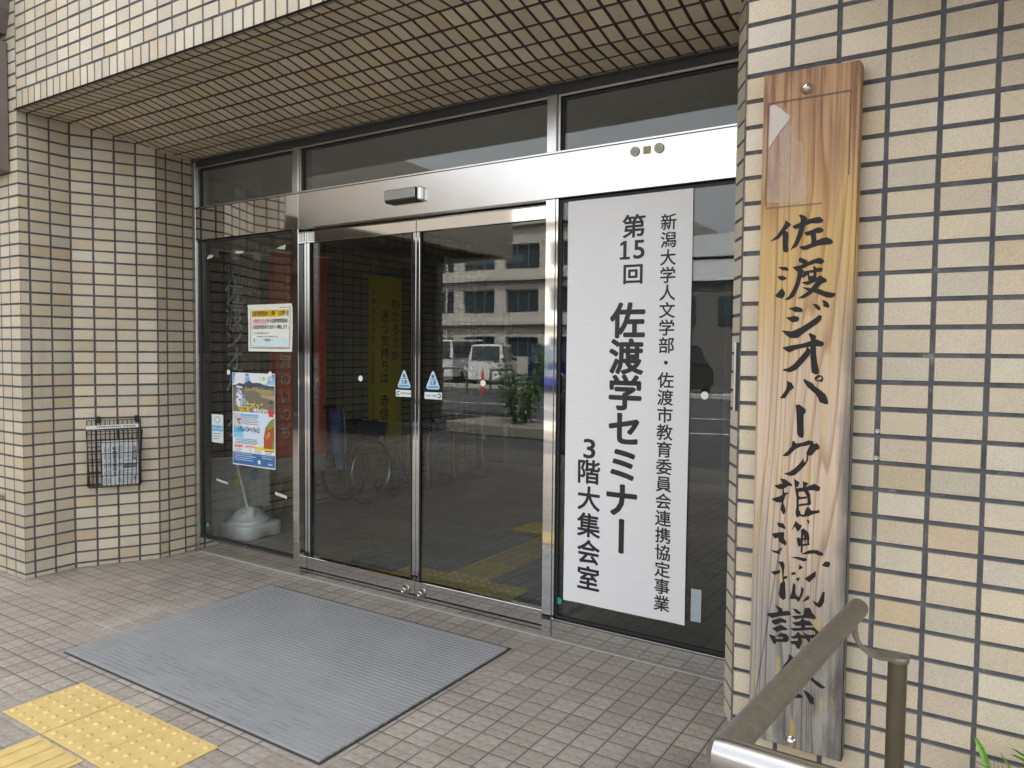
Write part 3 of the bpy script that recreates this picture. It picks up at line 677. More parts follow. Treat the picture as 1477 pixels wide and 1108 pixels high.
sticker('tape_patch', 'translucent grey tape patch low on the glass right of the banner', 'tape', [(-1.090, .222), (-1.044, .224), (-1.044, .367), (-1.090, .366)], .0215, (.40, .45, .47))
for lb, p in (('torn cream tape on the glass at the left edge of the side window top', [(-4.475, 1.985), (-4.42, 1.99), (-4.40, 2.01), (-4.455, 2.012)]), ('torn cream tape on the glass near the top middle of the side window', [(-4.18, 2.005), (-4.10, 2.0), (-4.09, 2.015), (-4.17, 2.02)]), ('torn cream tape scrap on the glass just left of the first post', [(-3.78, 2.01), (-3.70, 2.0), (-3.69, 2.03), (-3.74, 2.02)]),
        ('short cream tape strip on the glass beside the poster foot', [(-3.80, .47), (-3.69, .455), (-3.69, .475), (-3.80, .49)]), ('short tape strip on the glass near the white flag base', [(-4.39, .50), (-4.27, .485), (-4.27, .50), (-4.39, .515)]), ('pale tape strip stuck down the edge of the first post', [(-3.641, 1.41), (-3.622, 1.41), (-3.622, 1.56), (-3.641, 1.56)])):
    sticker('tape_strip', lb, 'tape', p, .0215, (.55, .54, .46), None, 'scraps of tape on the side window')
for lb, x in (('green corner mark at the lower left of the left side window', -4.49), ('green corner mark at the lower left of the right side window', -1.745)):
    sticker('glass_mark', lb, 'mark', [(x+.014*math.cos(a*.7), .185+.018*math.sin(a*.7)) for a in range(9)], .0215, (.02, .30, .22), None, 'green marks in the glass corners')
# three adhesive pads left on the header
for lb, x, rr, sq in (('round beige adhesive pad on the header, leftmost of three', -1.376, .021, 0), ('small square yellowed adhesive pad on the header between two round ones', -1.320, .017, 1), ('round beige adhesive pad on the header, nearest the tiled corner', -1.263, .022, 0)):
    mb = MB(); n = 4 if sq else 20; a0 = .785 if sq else 0
    k = 1.25 if sq else 1
    mb.prism([(x+rr*k*math.cos(a0+i*6.2832/n), -.0065, 2.276+rr*k*math.sin(a0+i*6.2832/n)) for i in range(n)], (0, -.006, 0), (.52, .42, .16) if sq else (.50, .47, .38))
    mb.prism([(x+rr*.55*math.cos(i*.628)-.004, -.0127, 2.276+rr*.55*math.sin(i*.628)-.003) for i in range(10)], (0, -.002, 0), (.42, .34, .12) if sq else (.42, .40, .33))
    tag(mb.build('adhesive_pad', M_paint), lb, 'pad', 'adhesive pads on the header')

# ------------------------------------------------------------------ wooden name board
bd = thing('wooden_signboard', 'tall weathered wooden name board with black brush calligraphy on the tiled wall', 'sign', (-.434, -1.0, .32))
mb = MB(); poly = [(-.556, 2.142), (-.556, .326), (-.553, .320), (-.314, .318), (-.311, .325), (-.3125, 1.2), (-.313, 2.130), (-.318, 2.137)]
mb.prism([(x, -1.02, z) for x, z in poly], (0, .034, 0)); b = mb.build('board', M_wood, bd)
b2 = bmesh.new(); b2.from_mesh(b.data); bmesh.ops.bevel(b2, geom=[e for e in b2.edges if e.calc_length() > .1 and abs(e.verts[0].co.y-e.verts[1].co.y) < .001], offset=.003, segments=2, affect='EDGES'); b2.to_mesh(b.data); b2.free()
mb = MB()
STROKES = "-109 3499 -100 3490 -79 3473 -86 3465 -109 3443 -125 3420 -143 3401 -186 3389 -183 3394 -154 3418 -133 3447 -113 3478|-111 3444 -94 3433 -92 3408 -94 3370 -90 3334 -98 3326 -109 3327 -119 3336 -121 3372 -123 3422 -120 3442|-74 3464 -36 3478 2 3492 43 3500 64 3501 83 3482 77 3471 57 3467 24 3470 -7 3462 -43 3448 -62 3447|-42 3516 -32 3522 -16 3515 1 3501 0 3483 -7 3464 -14 3435 -24 3403 -39 3369 -51 3351 -70 3344 -82 3334 -75 3347 -60 3376 -45 3421 -38 3453 -32 3488 -33 3504|-12 3425 27 3436 52 3446 68 3447 85 3433 81 3422 63 3416 40 3417 20 3408 -1 3407|25 3429 45 3420 49 3398 50 3376 47 3361 23 3357 25 3384 21 3405|-35 3354 -7 3355 21 3365 52 3379 77 3389 101 3392 125 3379 133 3365 121 3354 90 3354 60 3352 27 3343 7 3335 -14 3333 -30 3343|-142 3250 -101 3250 -84 3236 -93 3227 -119 3232|-146 3200 -118 3203 -92 3189 -101 3182 -120 3176 -134 3184|-155 3095 -134 3121 -118 3137 -102 3113 -105 3092 -118 3080 -139 3086|-38 3285 -28 3296 8 3277 9 3268 -1 3257 -16 3261 -35 3273|-67 3246 -27 3255 9 3269 37 3280 65 3289 83 3281 94 3268 79 3254 48 3260 20 3251 -16 3235 -36 3224 -44 3221|-40 3227 -18 3234 -2 3217 -13 3212 -22 3182 -27 3155 -39 3123 -57 3088 -83 3072 -105 3074 -83 3091 -60 3132 -46 3172 -40 3205|-20 3190 -15 3204 -2 3222 39 3227 62 3235 69 3239 86 3230 81 3215 52 3213 21 3211 6 3200 -9 3186|8 3208 20 3207 20 3194 20 3170 14 3175|38 3250 46 3244 58 3233 55 3211 55 3163 40 3167 39 3207|11 3194 55 3198 56 3171 17 3170|-20 3163 15 3170 53 3182 68 3193 75 3195 106 3174 107 3161 84 3153 69 3138 54 3119 42 3109 19 3091 -7 3078 -38 3079 -17 3092 18 3118 38 3142 53 3163 35 3157 13 3147 -1 3151|-15 3138 8 3135 41 3128 67 3127 100 3112 151 3100 149 3087 132 3077 106 3080 76 3094 44 3109 8 3120|-83 3029 -63 3031 -42 3037 -16 3027 -7 3013 -13 3006 -49 3008 -68 3019|-95 2979 -72 2981 -51 2987 -30 2981 -25 2971 -32 2957 -58 2952 -77 2964|-116 2910 -63 2904 -18 2924 23 2951 53 2973 73 2990 89 2983 84 2961 69 2945 34 2919 -4 2891 -30 2868 -70 2868 -91 2883 -106 2899|38 3049 62 3046 80 3028 78 3013 65 3016 52 3030|83 3065 97 3066 115 3054 124 3037 119 3025 92 3033 92 3053|-110 2817 -69 2828 -6 2839 36 2853 66 2861 97 2848 104 2836 90 2823 62 2825 5 2818 -42 2806 -70 2791 -87 2798|23 2891 32 2895 62 2880 60 2864 63 2807 65 2780 71 2739 81 2696 78 2679 61 2677 44 2687 41 2711 40 2739 35 2774 35 2818 35 2861|16 2823 37 2807 31 2775 12 2752 -13 2721 -34 2699 -65 2685 -97 2692 -104 2701 -82 2705 -53 2723 -24 2757 11 2801|-81 2639 -56 2629 -42 2603 -63 2586 -75 2564 -88 2544 -117 2543 -107 2555 -84 2592 -78 2617|3 2654 54 2628 60 2616 81 2602 115 2575 125 2554 131 2533 129 2523 116 2521 88 2531 77 2557 64 2575 26 2607 6 2636|58 2653 64 2666 79 2675 97 2670 105 2656 99 2638 80 2639 64 2644 58 2652 71 2649 84 2646 94 2655 92 2665 79 2661 71 2650|-33 2511 -14 2515 19 2491 20 2472 9 2460 11 2400 14 2356 10 2336 -9 2339 -21 2356 -25 2425 -29 2480|-45 2314 -38 2318 -24 2304 3 2310 39 2326 62 2323 65 2308 81 2315 94 2297 93 2283 77 2276 57 2247 39 2243 39 2221 27 2195 1 2162 -25 2134 -51 2126 -86 2135 -57 2147 -31 2167 0 2203 15 2230 16 2213 24 2206 31 2226 31 2248 28 2258 47 2304 24 2294 1 2290 -28 2273 -46 2252 -67 2232 -95 2231 -68 2259 -47 2289|-133 2065 -90 2082 -103 2108 -78 2107 -43 2084 -37 2072 -59 2072 -85 2050 -110 2049|-89 2054 -83 2055 -79 2033 -53 2036 -71 2020 -83 1979 -75 1957 -69 1933 -80 1911 -96 1938 -91 1978 -116 1975 -144 1987 -138 1995 -103 2010 -90 2018|-30 2114 -1 2096 -8 2074 -21 2064 -5 2049 -7 2016 -18 2026 -24 2061|15 2106 44 2095 29 2075 75 2097 105 2081 97 2059 63 2061 42 2057 53 2039 60 1985 44 1977 38 2026 21 2050 -10 2043 -21 2062 16 2071|-16 1956 3 1944 9 1926 25 1925 32 1953 44 1972 63 1952 102 1959 105 1946 69 1933 51 1921 20 1912 4 1916 -12 1905 -19 1930|-7 2024 16 2016 -4 2002|0 1977 13 1985 39 1982 8 1970|-17 2048 -5 2044 0 1910 -12 1906|-4 2016 38 2026 38 2015 -4 2004|-3 1977 44 1991 44 1980 -3 1967|12 1840 24 1839 23 1719 13 1717|17 1797 46 1806 46 1795 18 1785|16 1763 57 1777 58 1766 16 1752|-73 1573 -52 1582 -52 1568 -73 1556|-31 1603 -10 1609 -9 1595 -31 1589|-112 1866 -81 1864 -68 1846 -69 1834 -85 1838 -107 1844|-139 1800 -98 1814 -74 1817 -74 1783 -59 1760 -67 1745 -89 1756 -100 1760 -103 1782 -125 1776|-145 1709 -112 1708 -93 1724 -80 1737 -93 1692 -125 1697|-17 1887 0 1872 17 1866 11 1849 -2 1830 -10 1835 -19 1856 -37 1828|11 1840 24 1852 51 1832 57 1799 52 1768 47 1770 41 1808 34 1754 30 1801 22 1822 11 1829|-9 1798 12 1796 13 1754 0 1749 -6 1774|38 1901 55 1897 50 1874|12 1709 56 1738 95 1745 128 1733 126 1719 103 1718 82 1725 43 1714|-38 1687 4 1694 44 1692 49 1684 31 1673 -6 1681|122 1666 137 1690 160 1692 163 1675 153 1661 138 1662|-102 1652 -75 1655 -67 1639 -73 1562 -62 1541 -57 1456 -70 1444 -89 1456 -94 1472 -89 1530 -75 1547 -82 1611 -91 1633|-139 1589 -90 1607 -90 1590 -120 1573|8 1655 29 1638 6 1623|-9 1573 15 1585 5 1558|36 1581 92 1632 93 1602 60 1565|-21 1548 -8 1539 -7 1489 10 1475 20 1502 21 1536 35 1524 28 1487 10 1448 -6 1463 -38 1457 -26 1499|26 1451 57 1495 65 1485 60 1470|77 1471 106 1462 116 1484 130 1528 140 1527 139 1474 125 1446 112 1437 93 1449|-113 1411 -73 1396 -72 1382 -40 1391 -26 1372 -50 1362 -88 1352 -126 1333 -157 1347 -146 1357 -99 1371 -94 1381|-128 1321 -77 1344 -50 1335 -52 1319 -76 1320 -109 1299 -124 1306|-126 1276 -95 1295 -76 1306 -40 1289 -51 1281 -75 1276 -99 1261|-142 1240 -107 1237 -104 1221 -69 1229 -66 1240 -103 1238 -75 1262 -50 1261 -35 1250 -36 1227 -47 1216 -101 1207 -101 1196 -114 1191|-20 1408 2 1408 24 1393 19 1383 0 1385|42 1423 68 1428 82 1402 102 1383 93 1370 69 1371 30 1366 -2 1350 -26 1364 11 1376 35 1381|-22 1330 22 1347 30 1369 43 1355 67 1357 89 1336 47 1329 47 1316 91 1328 118 1306 108 1281 98 1268 72 1264 80 1244 72 1231 54 1255 30 1256 33 1234 21 1194 8 1193 -3 1214 -19 1211 -28 1226 12 1238 12 1249 -15 1242 -27 1252 -5 1262 11 1288 27 1272 46 1273 37 1289 64 1280 100 1291 95 1306 74 1310 26 1295 -11 1285 -31 1297 26 1312 26 1323 2 1315|-32 1155 3 1132 -22 1093 -67 1030 -106 998 -103 1015 -71 1054 -58 1085 -36 1125|76 1045 85 1064 101 1045 123 1037 158 1015 137 1006 111 1017 95 1030|-2 919 24 951 46 938 34 928|45 976 68 971 100 946 103 910 82 910 66 940|-20 1014 44 1051 57 1044 0 1002|-65 954 45 1010 59 1015 58 1003 7 966 -5 925 -25 930 -12 957 -61 941"
for i, s in enumerate(STROKES.split('|')):
    n = list(map(int, s.split())); mb.face([(n[k]/2000-.435, -1.0204-.00012*(i % 7), n[k+1]/2000) for k in range(0, len(n), 2)][::-1])
mb.build('lettering', M_ink, bd)
for x, z in ((-.444, 2.088), (-.441, .339)):
    mb = MB(); mb.lathe([(.015, 0), (.015, .002), (.011, .004), (.0105, .007), (.007, .012), (.001, .0135)], Matrix.Translation((x, -1.0201, z)) @ Matrix.Rotation(R(90), 4, 'X'), 16); mb.build('screw', M_mirror, bd)
# old paper scar: thin brown film, torn white remnant, drawn edges
ft_ = NT('old_film'); ft_.done((.62, .50, .42), .35); tr_ = ft_.n('BsdfTransparent').outputs[0]
ff_ = ft_.ramp(ft_.noise(ft_.n('Mapping', {'Vector': ft_.pos(), 'Scale': (60, 5, 9)}).outputs[0], 1.0, 4), [(.3, .55), (.7, .85)])
mx_ = ft_.n('MixShader', {0: ff_, 1: ft_.b.outputs[0], 2: tr_}); ft_.t.links.new(mx_.outputs[0], ft_.t.nodes['Material Output'].inputs[0])
mb = MB(); mb.face([(x, -1.0207, z) for x, z in ((-.541, 2.0), (-.52, 2.03), (-.50, 2.05), (-.478, 2.02), (-.472, 1.97), (-.452, 1.945), (-.447, 1.90), (-.440, 1.84), (-.436, 1.80), (-.47, 1.792), (-.541, 1.80))]); 
for r_, a0, a1 in ((.052, 95, 230), (.043, 110, 200), (.060, 200, 255)):
    pr_ = [(-.452+r_*math.cos(R(a)), 1.915+r_*1.1*math.sin(R(a))) for a in range(a0, a1, 10)]
    for p_, q_ in zip(pr_, pr_[1:]): mb.face([(p_[0], -1.0211, p_[1]), (q_[0], -1.0211, q_[1]), (q_[0]+.004, -1.0211, q_[1]+.002), (p_[0]+.004, -1.0211, p_[1]+.002)])
mb.build('film', ft_.m, bd)
mb = MB(); e = (.10, .06, .03)
mb.box(-.543, -.336, -1.0214, -1.0206, 2.062, 2.0655, e); mb.box(-.5435, -.541, -1.0214, -1.0206, 1.79, 2.062, e); mb.box(-.337, -.335, -1.0214, -1.0206, 1.85, 2.062, e); mb.box(-.541, -.40, -1.0214, -1.0206, 1.784, 1.787, (.14, .11, .09)); mb.build('film_edge', M_paint, bd)
mb = MB(); mb.prism([(x, -1.0213, z) for x, z in ((-.538, 1.945), (-.510, 1.985), (-.486, 2.014), (-.485, 2.022), (-.508, 2.045), (-.527, 2.060), (-.537, 2.056))], (0, -.0006, 0), (.50, .44, .38)); mb.build('paper_scrap', M_print, bd)

# ------------------------------------------------------------------ tiny wall fittings
mb = MB(); mb.box(-.627, XR, -.970, -.86, 1.228, 1.422); o = mb.build('wall_plaque', M_black); tag(o, 'thin plaque on the right reveal, seen from its edge', 'plaque')  # black backing: shadowed gap behind the plate, put in as dark colour
mb = MB(); mb.box(-.634, -.6271, -.972, -.858, 1.226, 1.424, bev=.001); mb.build('face_plate', M_satin, o)
for lb, x, z in (('small wall plug in a joint right of the name board, upper', -.2565, 1.194), ('small wall plug in a joint right of the name board, lower', -.2575, 1.124)):
    mb = MB(); mb.lathe([(.0065, 0), (.006, .004), (.0035, .004), (.003, .001), (.001, .001)], Matrix.Translation((x, YF+.002, z)) @ Matrix.Rotation(R(90), 4, 'X'), 12); tag(mb.build('wall_plug', M_satin), lb, 'wall plug', 'wall plugs in the joints')

# ------------------------------------------------------------------ floor: mat and tactile pavers
mt = thing('entrance_mat', 'large grey ribbed aluminium entrance mat set in the paving before the doors', 'mat', (-2.69, -.81, 0))
MX0, MX1, MY0, MY1 = -3.516, -1.868, -1.396, -.223
mb = MB(); mb.box(MX0-.006, MX1+.006, MY0-.006, MY1+.006, .0008, .0035); fr_ = mb
mb = MB(); pitch = .0245; n = int((MY1-MY0)/pitch)
for i in range(n):
    y0 = MY0+i*pitch; y1 = y0+pitch-.003; j = rnd.uniform(-.0006, .0006)
    mb.box(MX0+rnd.uniform(0, .003), MX1-rnd.uniform(0, .003), y0, y1, .0036, .0125+j, bev=.0015)
mb.build('slat', M_mat, mt)
mb = MB(); 
for i in range(n): y = MY0+(i+1)*pitch-.0023; mb.box(MX0+.004, MX1-.004, y, y+.0014, .0036, .0135, bev=.0004)
mb.build('slat_edge', plain('bright_edge', (.47, .475, .48), .35, .5, .1, 30), mt)
mb = fr_
for i in range(n): y = MY0+(i+.9)*pitch-.002; mb.box(MX0+.095, MX0+.100, y, y+.006, .0126, .0131)
for i in range(0, 9):
    y = MY0+(i+.9)*pitch-.002; k = rnd.randint(7, 12)
    for j in range(k): x = MX0+.12+rnd.uniform(0, 1.3); mb.box(x, x+rnd.uniform(.03, .12), y+.0026, y+.0052, .0126, .0132)
mb.build('mat_frame', plain('mat_rubber', (.045, .045, .047), .6), mt)
def dome_tile(x, y, label, grp):
    o = MB(); o.box(x+.002, x+.298, y+.002, y+.298, .0004, .006, bev=.0015)
    for i in range(5):
        for j in range(5):
            M = Matrix.Translation((x+.030+.060*i, y+.030+.060*j, .006))
            o.lathe([(.0125, -.001), (.0105, .0028), (.0085, .0046), (.0055, .0054), (.0005, .0055)], M, 12)
    return tag(o.build('tactile_paver', M_yel), label, 'tactile paver', grp)
def bar_tile(x, y, label, grp, dots=False):
    o = MB(); o.box(x+.002, x+.298, y+.002, y+.298, .0004, .006, bev=.0015)
    for i in range(4):
        cx = x+.0375+.075*i; o.box(cx-.0175, cx+.0175, y+.012, y+.288, .0055, .0108, bev=.004)
    return tag(o.build('tactile_paver', M_yel), label, 'tactile paver', grp)
G1, G2 = 'yellow tactile pavers outside the doors', 'yellow tactile pavers behind the glass'
XT = (-3.136, -2.833, -2.534)
for x, s in zip(XT, ('farthest left of the row', 'in the middle of the row', 'at the right end of the row')): dome_tile(x, -1.818, 'yellow domed paver outside by the grey mat, '+s, G1)
bar_tile(-2.833, -2.125, 'yellow ribbed guide paver joining the outside domed row', G1)
bar_tile(-2.833, -2.427, 'yellow ribbed guide paver nearest the camera, at the frame edge', G1)
for x, s in zip(XT, ('left end', 'middle', 'right end')): dome_tile(x, .262, 'yellow domed paver just inside the sliding doors, %s of the row' % s, G2)
for i, s in enumerate(('first', 'second', 'third', 'fourth')): bar_tile(-2.833, .566+.302*i, 'yellow ribbed guide paver indoors, %s one back from the domed row' % s, G2)
dome_tile(-2.833, 1.776, 'yellow domed paver indoors at the far end of the ribbed line', G2); dome_tile(-3.136, 1.776, 'yellow domed paver indoors, left of the far domed one', G2)

# ------------------------------------------------------------------ newspaper rack on the left splay
A = Vector((XL, YA, 0)); B = Vector((XL2, YB, 0)); U = (B-A).normalized(); N = Vector((U.y, -U.x, 0))
def sp(u, d, z): return A+U*u+N*d+Vector((0, 0, z))
rk = thing('newspaper_rack', 'black wire rack of newspapers hung on the tiled splay', 'rack', sp(.21, 0, .50))
u0, u1 = .070, .372; zb, zk, zf_ = .512, .928, .868
mb = MB(); r = .0022
def wire(*pts, rr=r): mb.tube([sp(*p) for p in pts], rr, 6)
wire((u0, .012, zb), (u0, .012, zk), (u1, .012, zk), (u1, .012, zb), (u0, .012, zb), rr=.0034)
for i in range(1, 12): u = u0+(u1-u0)*i/12; wire((u, .012, zb), (u, .012, zk))
for z in (.60, .68, .76, .84): wire((u0, .012, z), (u1, .012, z))
mb.build('back_grid', M_wire, rk)
mb = MB(); f0, f1, g0, g1 = u0-.004, u1+.004, u0+.012, u1-.012
wire((g0, .075, zb), (f0, .118, zf_), (f1, .118, zf_), (g1, .075, zb), (g0, .075, zb), rr=.0034)
for i in range(1, 12): t = i/12; wire((g0+(g1-g0)*t, .075, zb), (f0+(f1-f0)*t, .118, zf_))
for k in range(1, 5): t = k/5; wire((g0+(f0-g0)*t, .075+.043*t, zb+(zf_-zb)*t), (g1+(f1-g1)*t, .075+.043*t, zb+(zf_-zb)*t))
mb.build('front_grid', M_wire, rk)
mb = MB()
for a, b in ((u0, f0), (u1, f1)):
    c = g0 if a == u0 else g1
    wire((a, .012, zf_), (b, .118, zf_), rr=.003); wire((a, .012, zb), (c, .075, zb), rr=.003)
    for t in (.2, .4, .6, .8): wire((a, .012, zb+(zf_-zb)*t), (c+(b-c)*t, .075+.043*t, zb+(zf_-zb)*t))
    for s in (.35, .7): wire((a+(c-a)*s, .012+.063*s, zb), (a+(b-a)*s, .012+.106*s, zf_))
for i in range(1, 12): t = i/12; wire((u0+(u1-u0)*t, .012, zb), (g0+(g1-g0)*t, .075, zb))
mb.build('side_grid', M_wire, rk)
for u in (.135, .350):
    mb = MB(); M = Matrix((U.to_4d(), (-N).to_4d(), (0, 0, 1, 0), (0, 0, 0, 1))).transposed(); M.translation = sp(u, 0, .93)
    mb.box(-.011, .011, -.020, .002, -.018, .022, bev=.003, M=M); mb.lathe([(.006, 0), (.005, .004)], M @ Matrix.Translation((0, -.02, .008)) @ Matrix.Rotation(R(90), 4, 'X'), 10); mb.build('hook', M_wire, rk)
def paper_block(name, label, ua, ub, da, db, za, zb_, draw, n=5, seed=1):
    r = random.Random(seed); mb = MB()
    for i in range(n):
        t = i/n; d0 = da+(db-da)*t; d1 = da+(db-da)*(i+.8)/n; e = r.uniform(-.004, .004); lean = .030
        lo = [sp(ua+e, d0, za), sp(ub+e, d0, za), sp(ub+e, d1, za), sp(ua+e, d1, za)]; hi = [sp(ua+e, d0+lean, zb_+e), sp(ub+e, d0+lean, zb_+e), sp(ub+e, d1+lean, zb_+e), sp(ua+e, d1+lean, zb_+e)]
        mb.idx(lo+hi, [(0, 1, 2, 3), (4, 7, 6, 5), (0, 4, 5, 1), (1, 5, 6, 2), (2, 6, 7, 3), (3, 7, 4, 0)], (.66, .67, .68))
    o = mb.build(name, M_print); tag(o, label, 'newspaper')
    m = MB(); Vv = (sp(0, .03, zb_)-sp(0, 0, za)).normalized(); draw(m, sp(ua, db+.0012, za), Vv); m.build('print', M_print, o)
def news(m, o, V):
    W_, H_ = .205, .265
    def rc(a, b, c, d, col, z=0): m.face([o+U*x+V*y+N*z for x, y in ((a, c), (b, c), (b, d), (a, d))], col)
    k = (.10, .10, .115); r = random.Random(9)
    for x in (.012, .032, .042, .088, .098, .108): 
        for j in range(5):
            y0 = .01+.05*j+r.uniform(0, .006); rc(x, x+.0055, y0, y0+.04-r.uniform(0, .012), (.34, .35, .38))
    rc(.118, .195, .105, .137, (.16, .19, .21), .0004); rc(.118, .150, .108, .130, (.10, .16, .17), .0008); rc(.118, .192, .088, .092, (.12, .2, .45), .0004)
    for j in range(6): rc(.120, .190-.01*r.random(), .012+.012*j, .017+.012*j, (.40, .41, .43))
    rc(.178, .192, .03, .052, (.2, .2, .2), .0004); rc(.166, .198, .150, .250, (.60, .61, .62), .0004)
    c = MB(); column(c, '新聞部活動成立', o+U*.070+V*.235+N*.001, o+U*.070+V*.075+N*.001, .022, U, V, .02, k); m.idx(c.v, c.f, k)
    c = MB(); column(c, '佐渡日報', o+U*.182+V*.235+N*.001, o+U*.182+V*.165+N*.001, .020, U, V, .02, k); m.idx(c.v, c.f, k)
    for x in (.128, .142, .154): 
        for j in range(4): rc(x, x+.006, .148+.026*j, .168+.026*j-r.uniform(0, .006), (.36, .37, .4))
paper_block('newspaper', 'folded newspapers standing at the front of the wire rack', .150, .352, .040, .062, .520, .800, news, 6)
lb_ = MB(); r_ = random.Random(3); lb_.prism([sp(u0-.004, .017, .872), sp(u1-.012, .017, .876), sp(u1-.012, .017, .899), sp(u0-.004, .017, .895)], N*.001, (.72, .72, .70))
for i in range(20):
    x = u0+.055+.0105*i+(.012 if i > 12 else 0); lb_.face([sp(a, .0186, b) for a, b in ((x, .881), (x+.007*r_.uniform(.6, 1), .881), (x+.007, .891), (x, .891))], (.12, .12, .13))
lb_.build('label_strip', M_print, rk)

# ------------------------------------------------------------------ handrail and plant at the right
hr = thing('handrail', 'worn bronze and steel handrail in front of the tiled wall', 'handrail', (-.15, -1.46, 0))
mb = MB(); c1 = Vector((-.277, -2.181, .885)); e1 = Vector((-.2215, -1.478, .880))
mb.tube([c1+Vector((-.001, -.012, 0)), c1, e1, e1+Vector((.0003, .004, 0))], [.0195, .0195, .0195, .0165], 28); mb.build('rail', M_bronze, hr)
mb = MB(); mb.tube([c1+Vector((-.010, -.006, .0005)), c1+Vector((0.005, -.006, 0)), c1+Vector((.6, -.010, -.004)), c1+Vector((1.5, -.03, -.01))], [.0185, .0205, .0205, .0205], 28); mb.build('cross_rail', M_tube, hr)
pt = Vector((-.149, -1.458, .786))
mb = MB(); mb.tube([(pt.x, pt.y, -.0), (pt.x, pt.y, pt.z-.002)], .0178, 28); mb.build('post', plain('olive_bronze', (.125, .108, .072), .34, .65, .18, 14), hr)
mb = MB(); a = e1+Vector((-.004, -.014, -.016))
path = [a, a+Vector((.002, .004, -.03))]; 
prof_ = [(0, 0), (.0, -.022), (.004, -.040), (.014, -.056), (.028, -.066), (.042, -.0705)]
d_ = Vector((pt.x-a.x, pt.y-a.y, 0)); Ld = d_.length; d_.normalize(); sd_ = Vector((-d_.y, d_.x, 0)); top = []
zt = pt.z+.004-a.z
pf = [(0, .004), (.0, zt*.30), (.004, zt*.56), (.013, zt*.78), (.027, zt*.92), (.045, zt), (Ld, zt)]
wds = [.010, .010, .011, .012, .0145, .017, .0185]
up_, dn_ = [], []
for i, (x, z) in enumerate(pf):
    x0_, z0_ = pf[max(i-1, 0)]; x1_, z1_ = pf[min(i+1, len(pf)-1)]; tx, tz = x1_-x0_, z1_-z0_; l = math.hypot(tx, tz); nx_, nz_ = -tz/l, tx/l
    c = a+d_*x+Vector((0, 0, z)); up_.append((c+d_*nx_*.004+Vector((0, 0, nz_*.004)), wds[i])); dn_.append((c-d_*nx_*.004-Vector((0, 0, nz_*.004)), wds[i]))
pts = []
for (u_, w_), (l_, _) in zip(up_, dn_): pts += [u_+sd_*w_, u_-sd_*w_, l_-sd_*w_, l_+sd_*w_]
fs = [(4*i+j, 4*i+(j+1) % 4, 4*i+4+(j+1) % 4, 4*i+4+j) for i in range(len(pf)-1) for j in range(4)]
mb.idx(pts, fs+[(3, 2, 1, 0)]); mb.lathe([(.0205, -.0075), (.0215, -.004), (.0212, .003), (.0195, .0045), (.001, .005)], Matrix.Translation((pt.x, pt.y, pt.z+.003)), 28); mb.build('bracket', M_bronze, hr)

pl_ = thing('bamboo_grass', 'green bamboo grass growing at the foot of the tiled wall', 'plant', (.04, -1.06, 0), kind='thing')
st = MB(); lv = MB(); rp = random.Random(21)
def blade(base, tip, w, bend, c):
    base = Vector(base); tip = Vector(tip); s = (tip-base).cross(Vector((0, 1, .3))).normalized(); n = 7; L_ = []; R_ = []; Mi = []
    for i in range(n+1):
        t = i/n; p = base.lerp(tip, t)+Vector((0, -.3, 1))*bend*math.sin(math.pi*t); k = w*(math.sin(math.pi*min(1, t*.92+.06))**.8)*(1-.25*t)
        L_.append(p-s*k); R_.append(p+s*k); Mi.append(p+Vector((0, .0035, -.002)))
    for i in range(n):
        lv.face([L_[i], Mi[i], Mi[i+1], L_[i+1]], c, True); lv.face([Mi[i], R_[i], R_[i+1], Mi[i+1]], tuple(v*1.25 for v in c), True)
g1, g2, g3 = (.15, .34, .035), (.24, .42, .06), (.11, .25, .03)
hub = Vector((.018, -1.03, .405))
for i in range(5):
    b0 = Vector((rp.uniform(-.03, .12), -1.05+rp.uniform(-.03, .03), 0)); st.tube([b0, b0.lerp(hub, .6)+Vector((rp.uniform(-.02, .02), 0, 0)), hub+Vector((.02*i-.01, .004*i, -.02+.006*i))], .0022, 6, (.14, .2, .04))
st.build('stem', M_leaf, pl_)
blade(hub+Vector((-.004, 0, 0)), (-.020, -1.02, .478), .0085, .006, g1); blade(hub, (-.030, -1.06, .436), .002, .004, g2)
blade((-.02, -1.05, .375), (.042, -1.05, .425), .007, .010, g2); blade((.055, -1.04, .412), (.096, -1.03, .438), .006, .005, g1)
blade((.066, -1.03, .40), (.034, -1.02, .452), .003, .003, g2); blade((.105, -1.02, .432), (.055, -1.03, .458), .0055, .004, g3); blade((.11, -1.02, .44), (.056, -1.02, .468), .004, .003, g3)
blade((.055, -1.04, .41), (.12, -1.05, .385), .006, .008, g1); blade((-.015, -1.06, .37), (-.045, -1.07, .395), .006, .006, (.3, .38, .05)); blade((.0, -1.06, .36), (.03, -1.08, .40), .005, .006, g2)
for i in range(22):
    x = rp.uniform(-.03, .17); z = rp.uniform(.2, .41); a = rp.uniform(-1, 1); blade((x, -1.05+rp.uniform(-.03, .03), z), (x+.09*a, -1.08+rp.uniform(-.05, .04), z+rp.uniform(-.02, .07)), rp.uniform(.004, .008), .008, rp.choice((g1, g2, g3)))
for i in range(5): x = .018+.008*i; blade((x, -1.03, .412), (x-.006, -1.03, .437), .0008, .001, (.5, .5, .3))
lv.build('leaf', M_leaf, pl_)

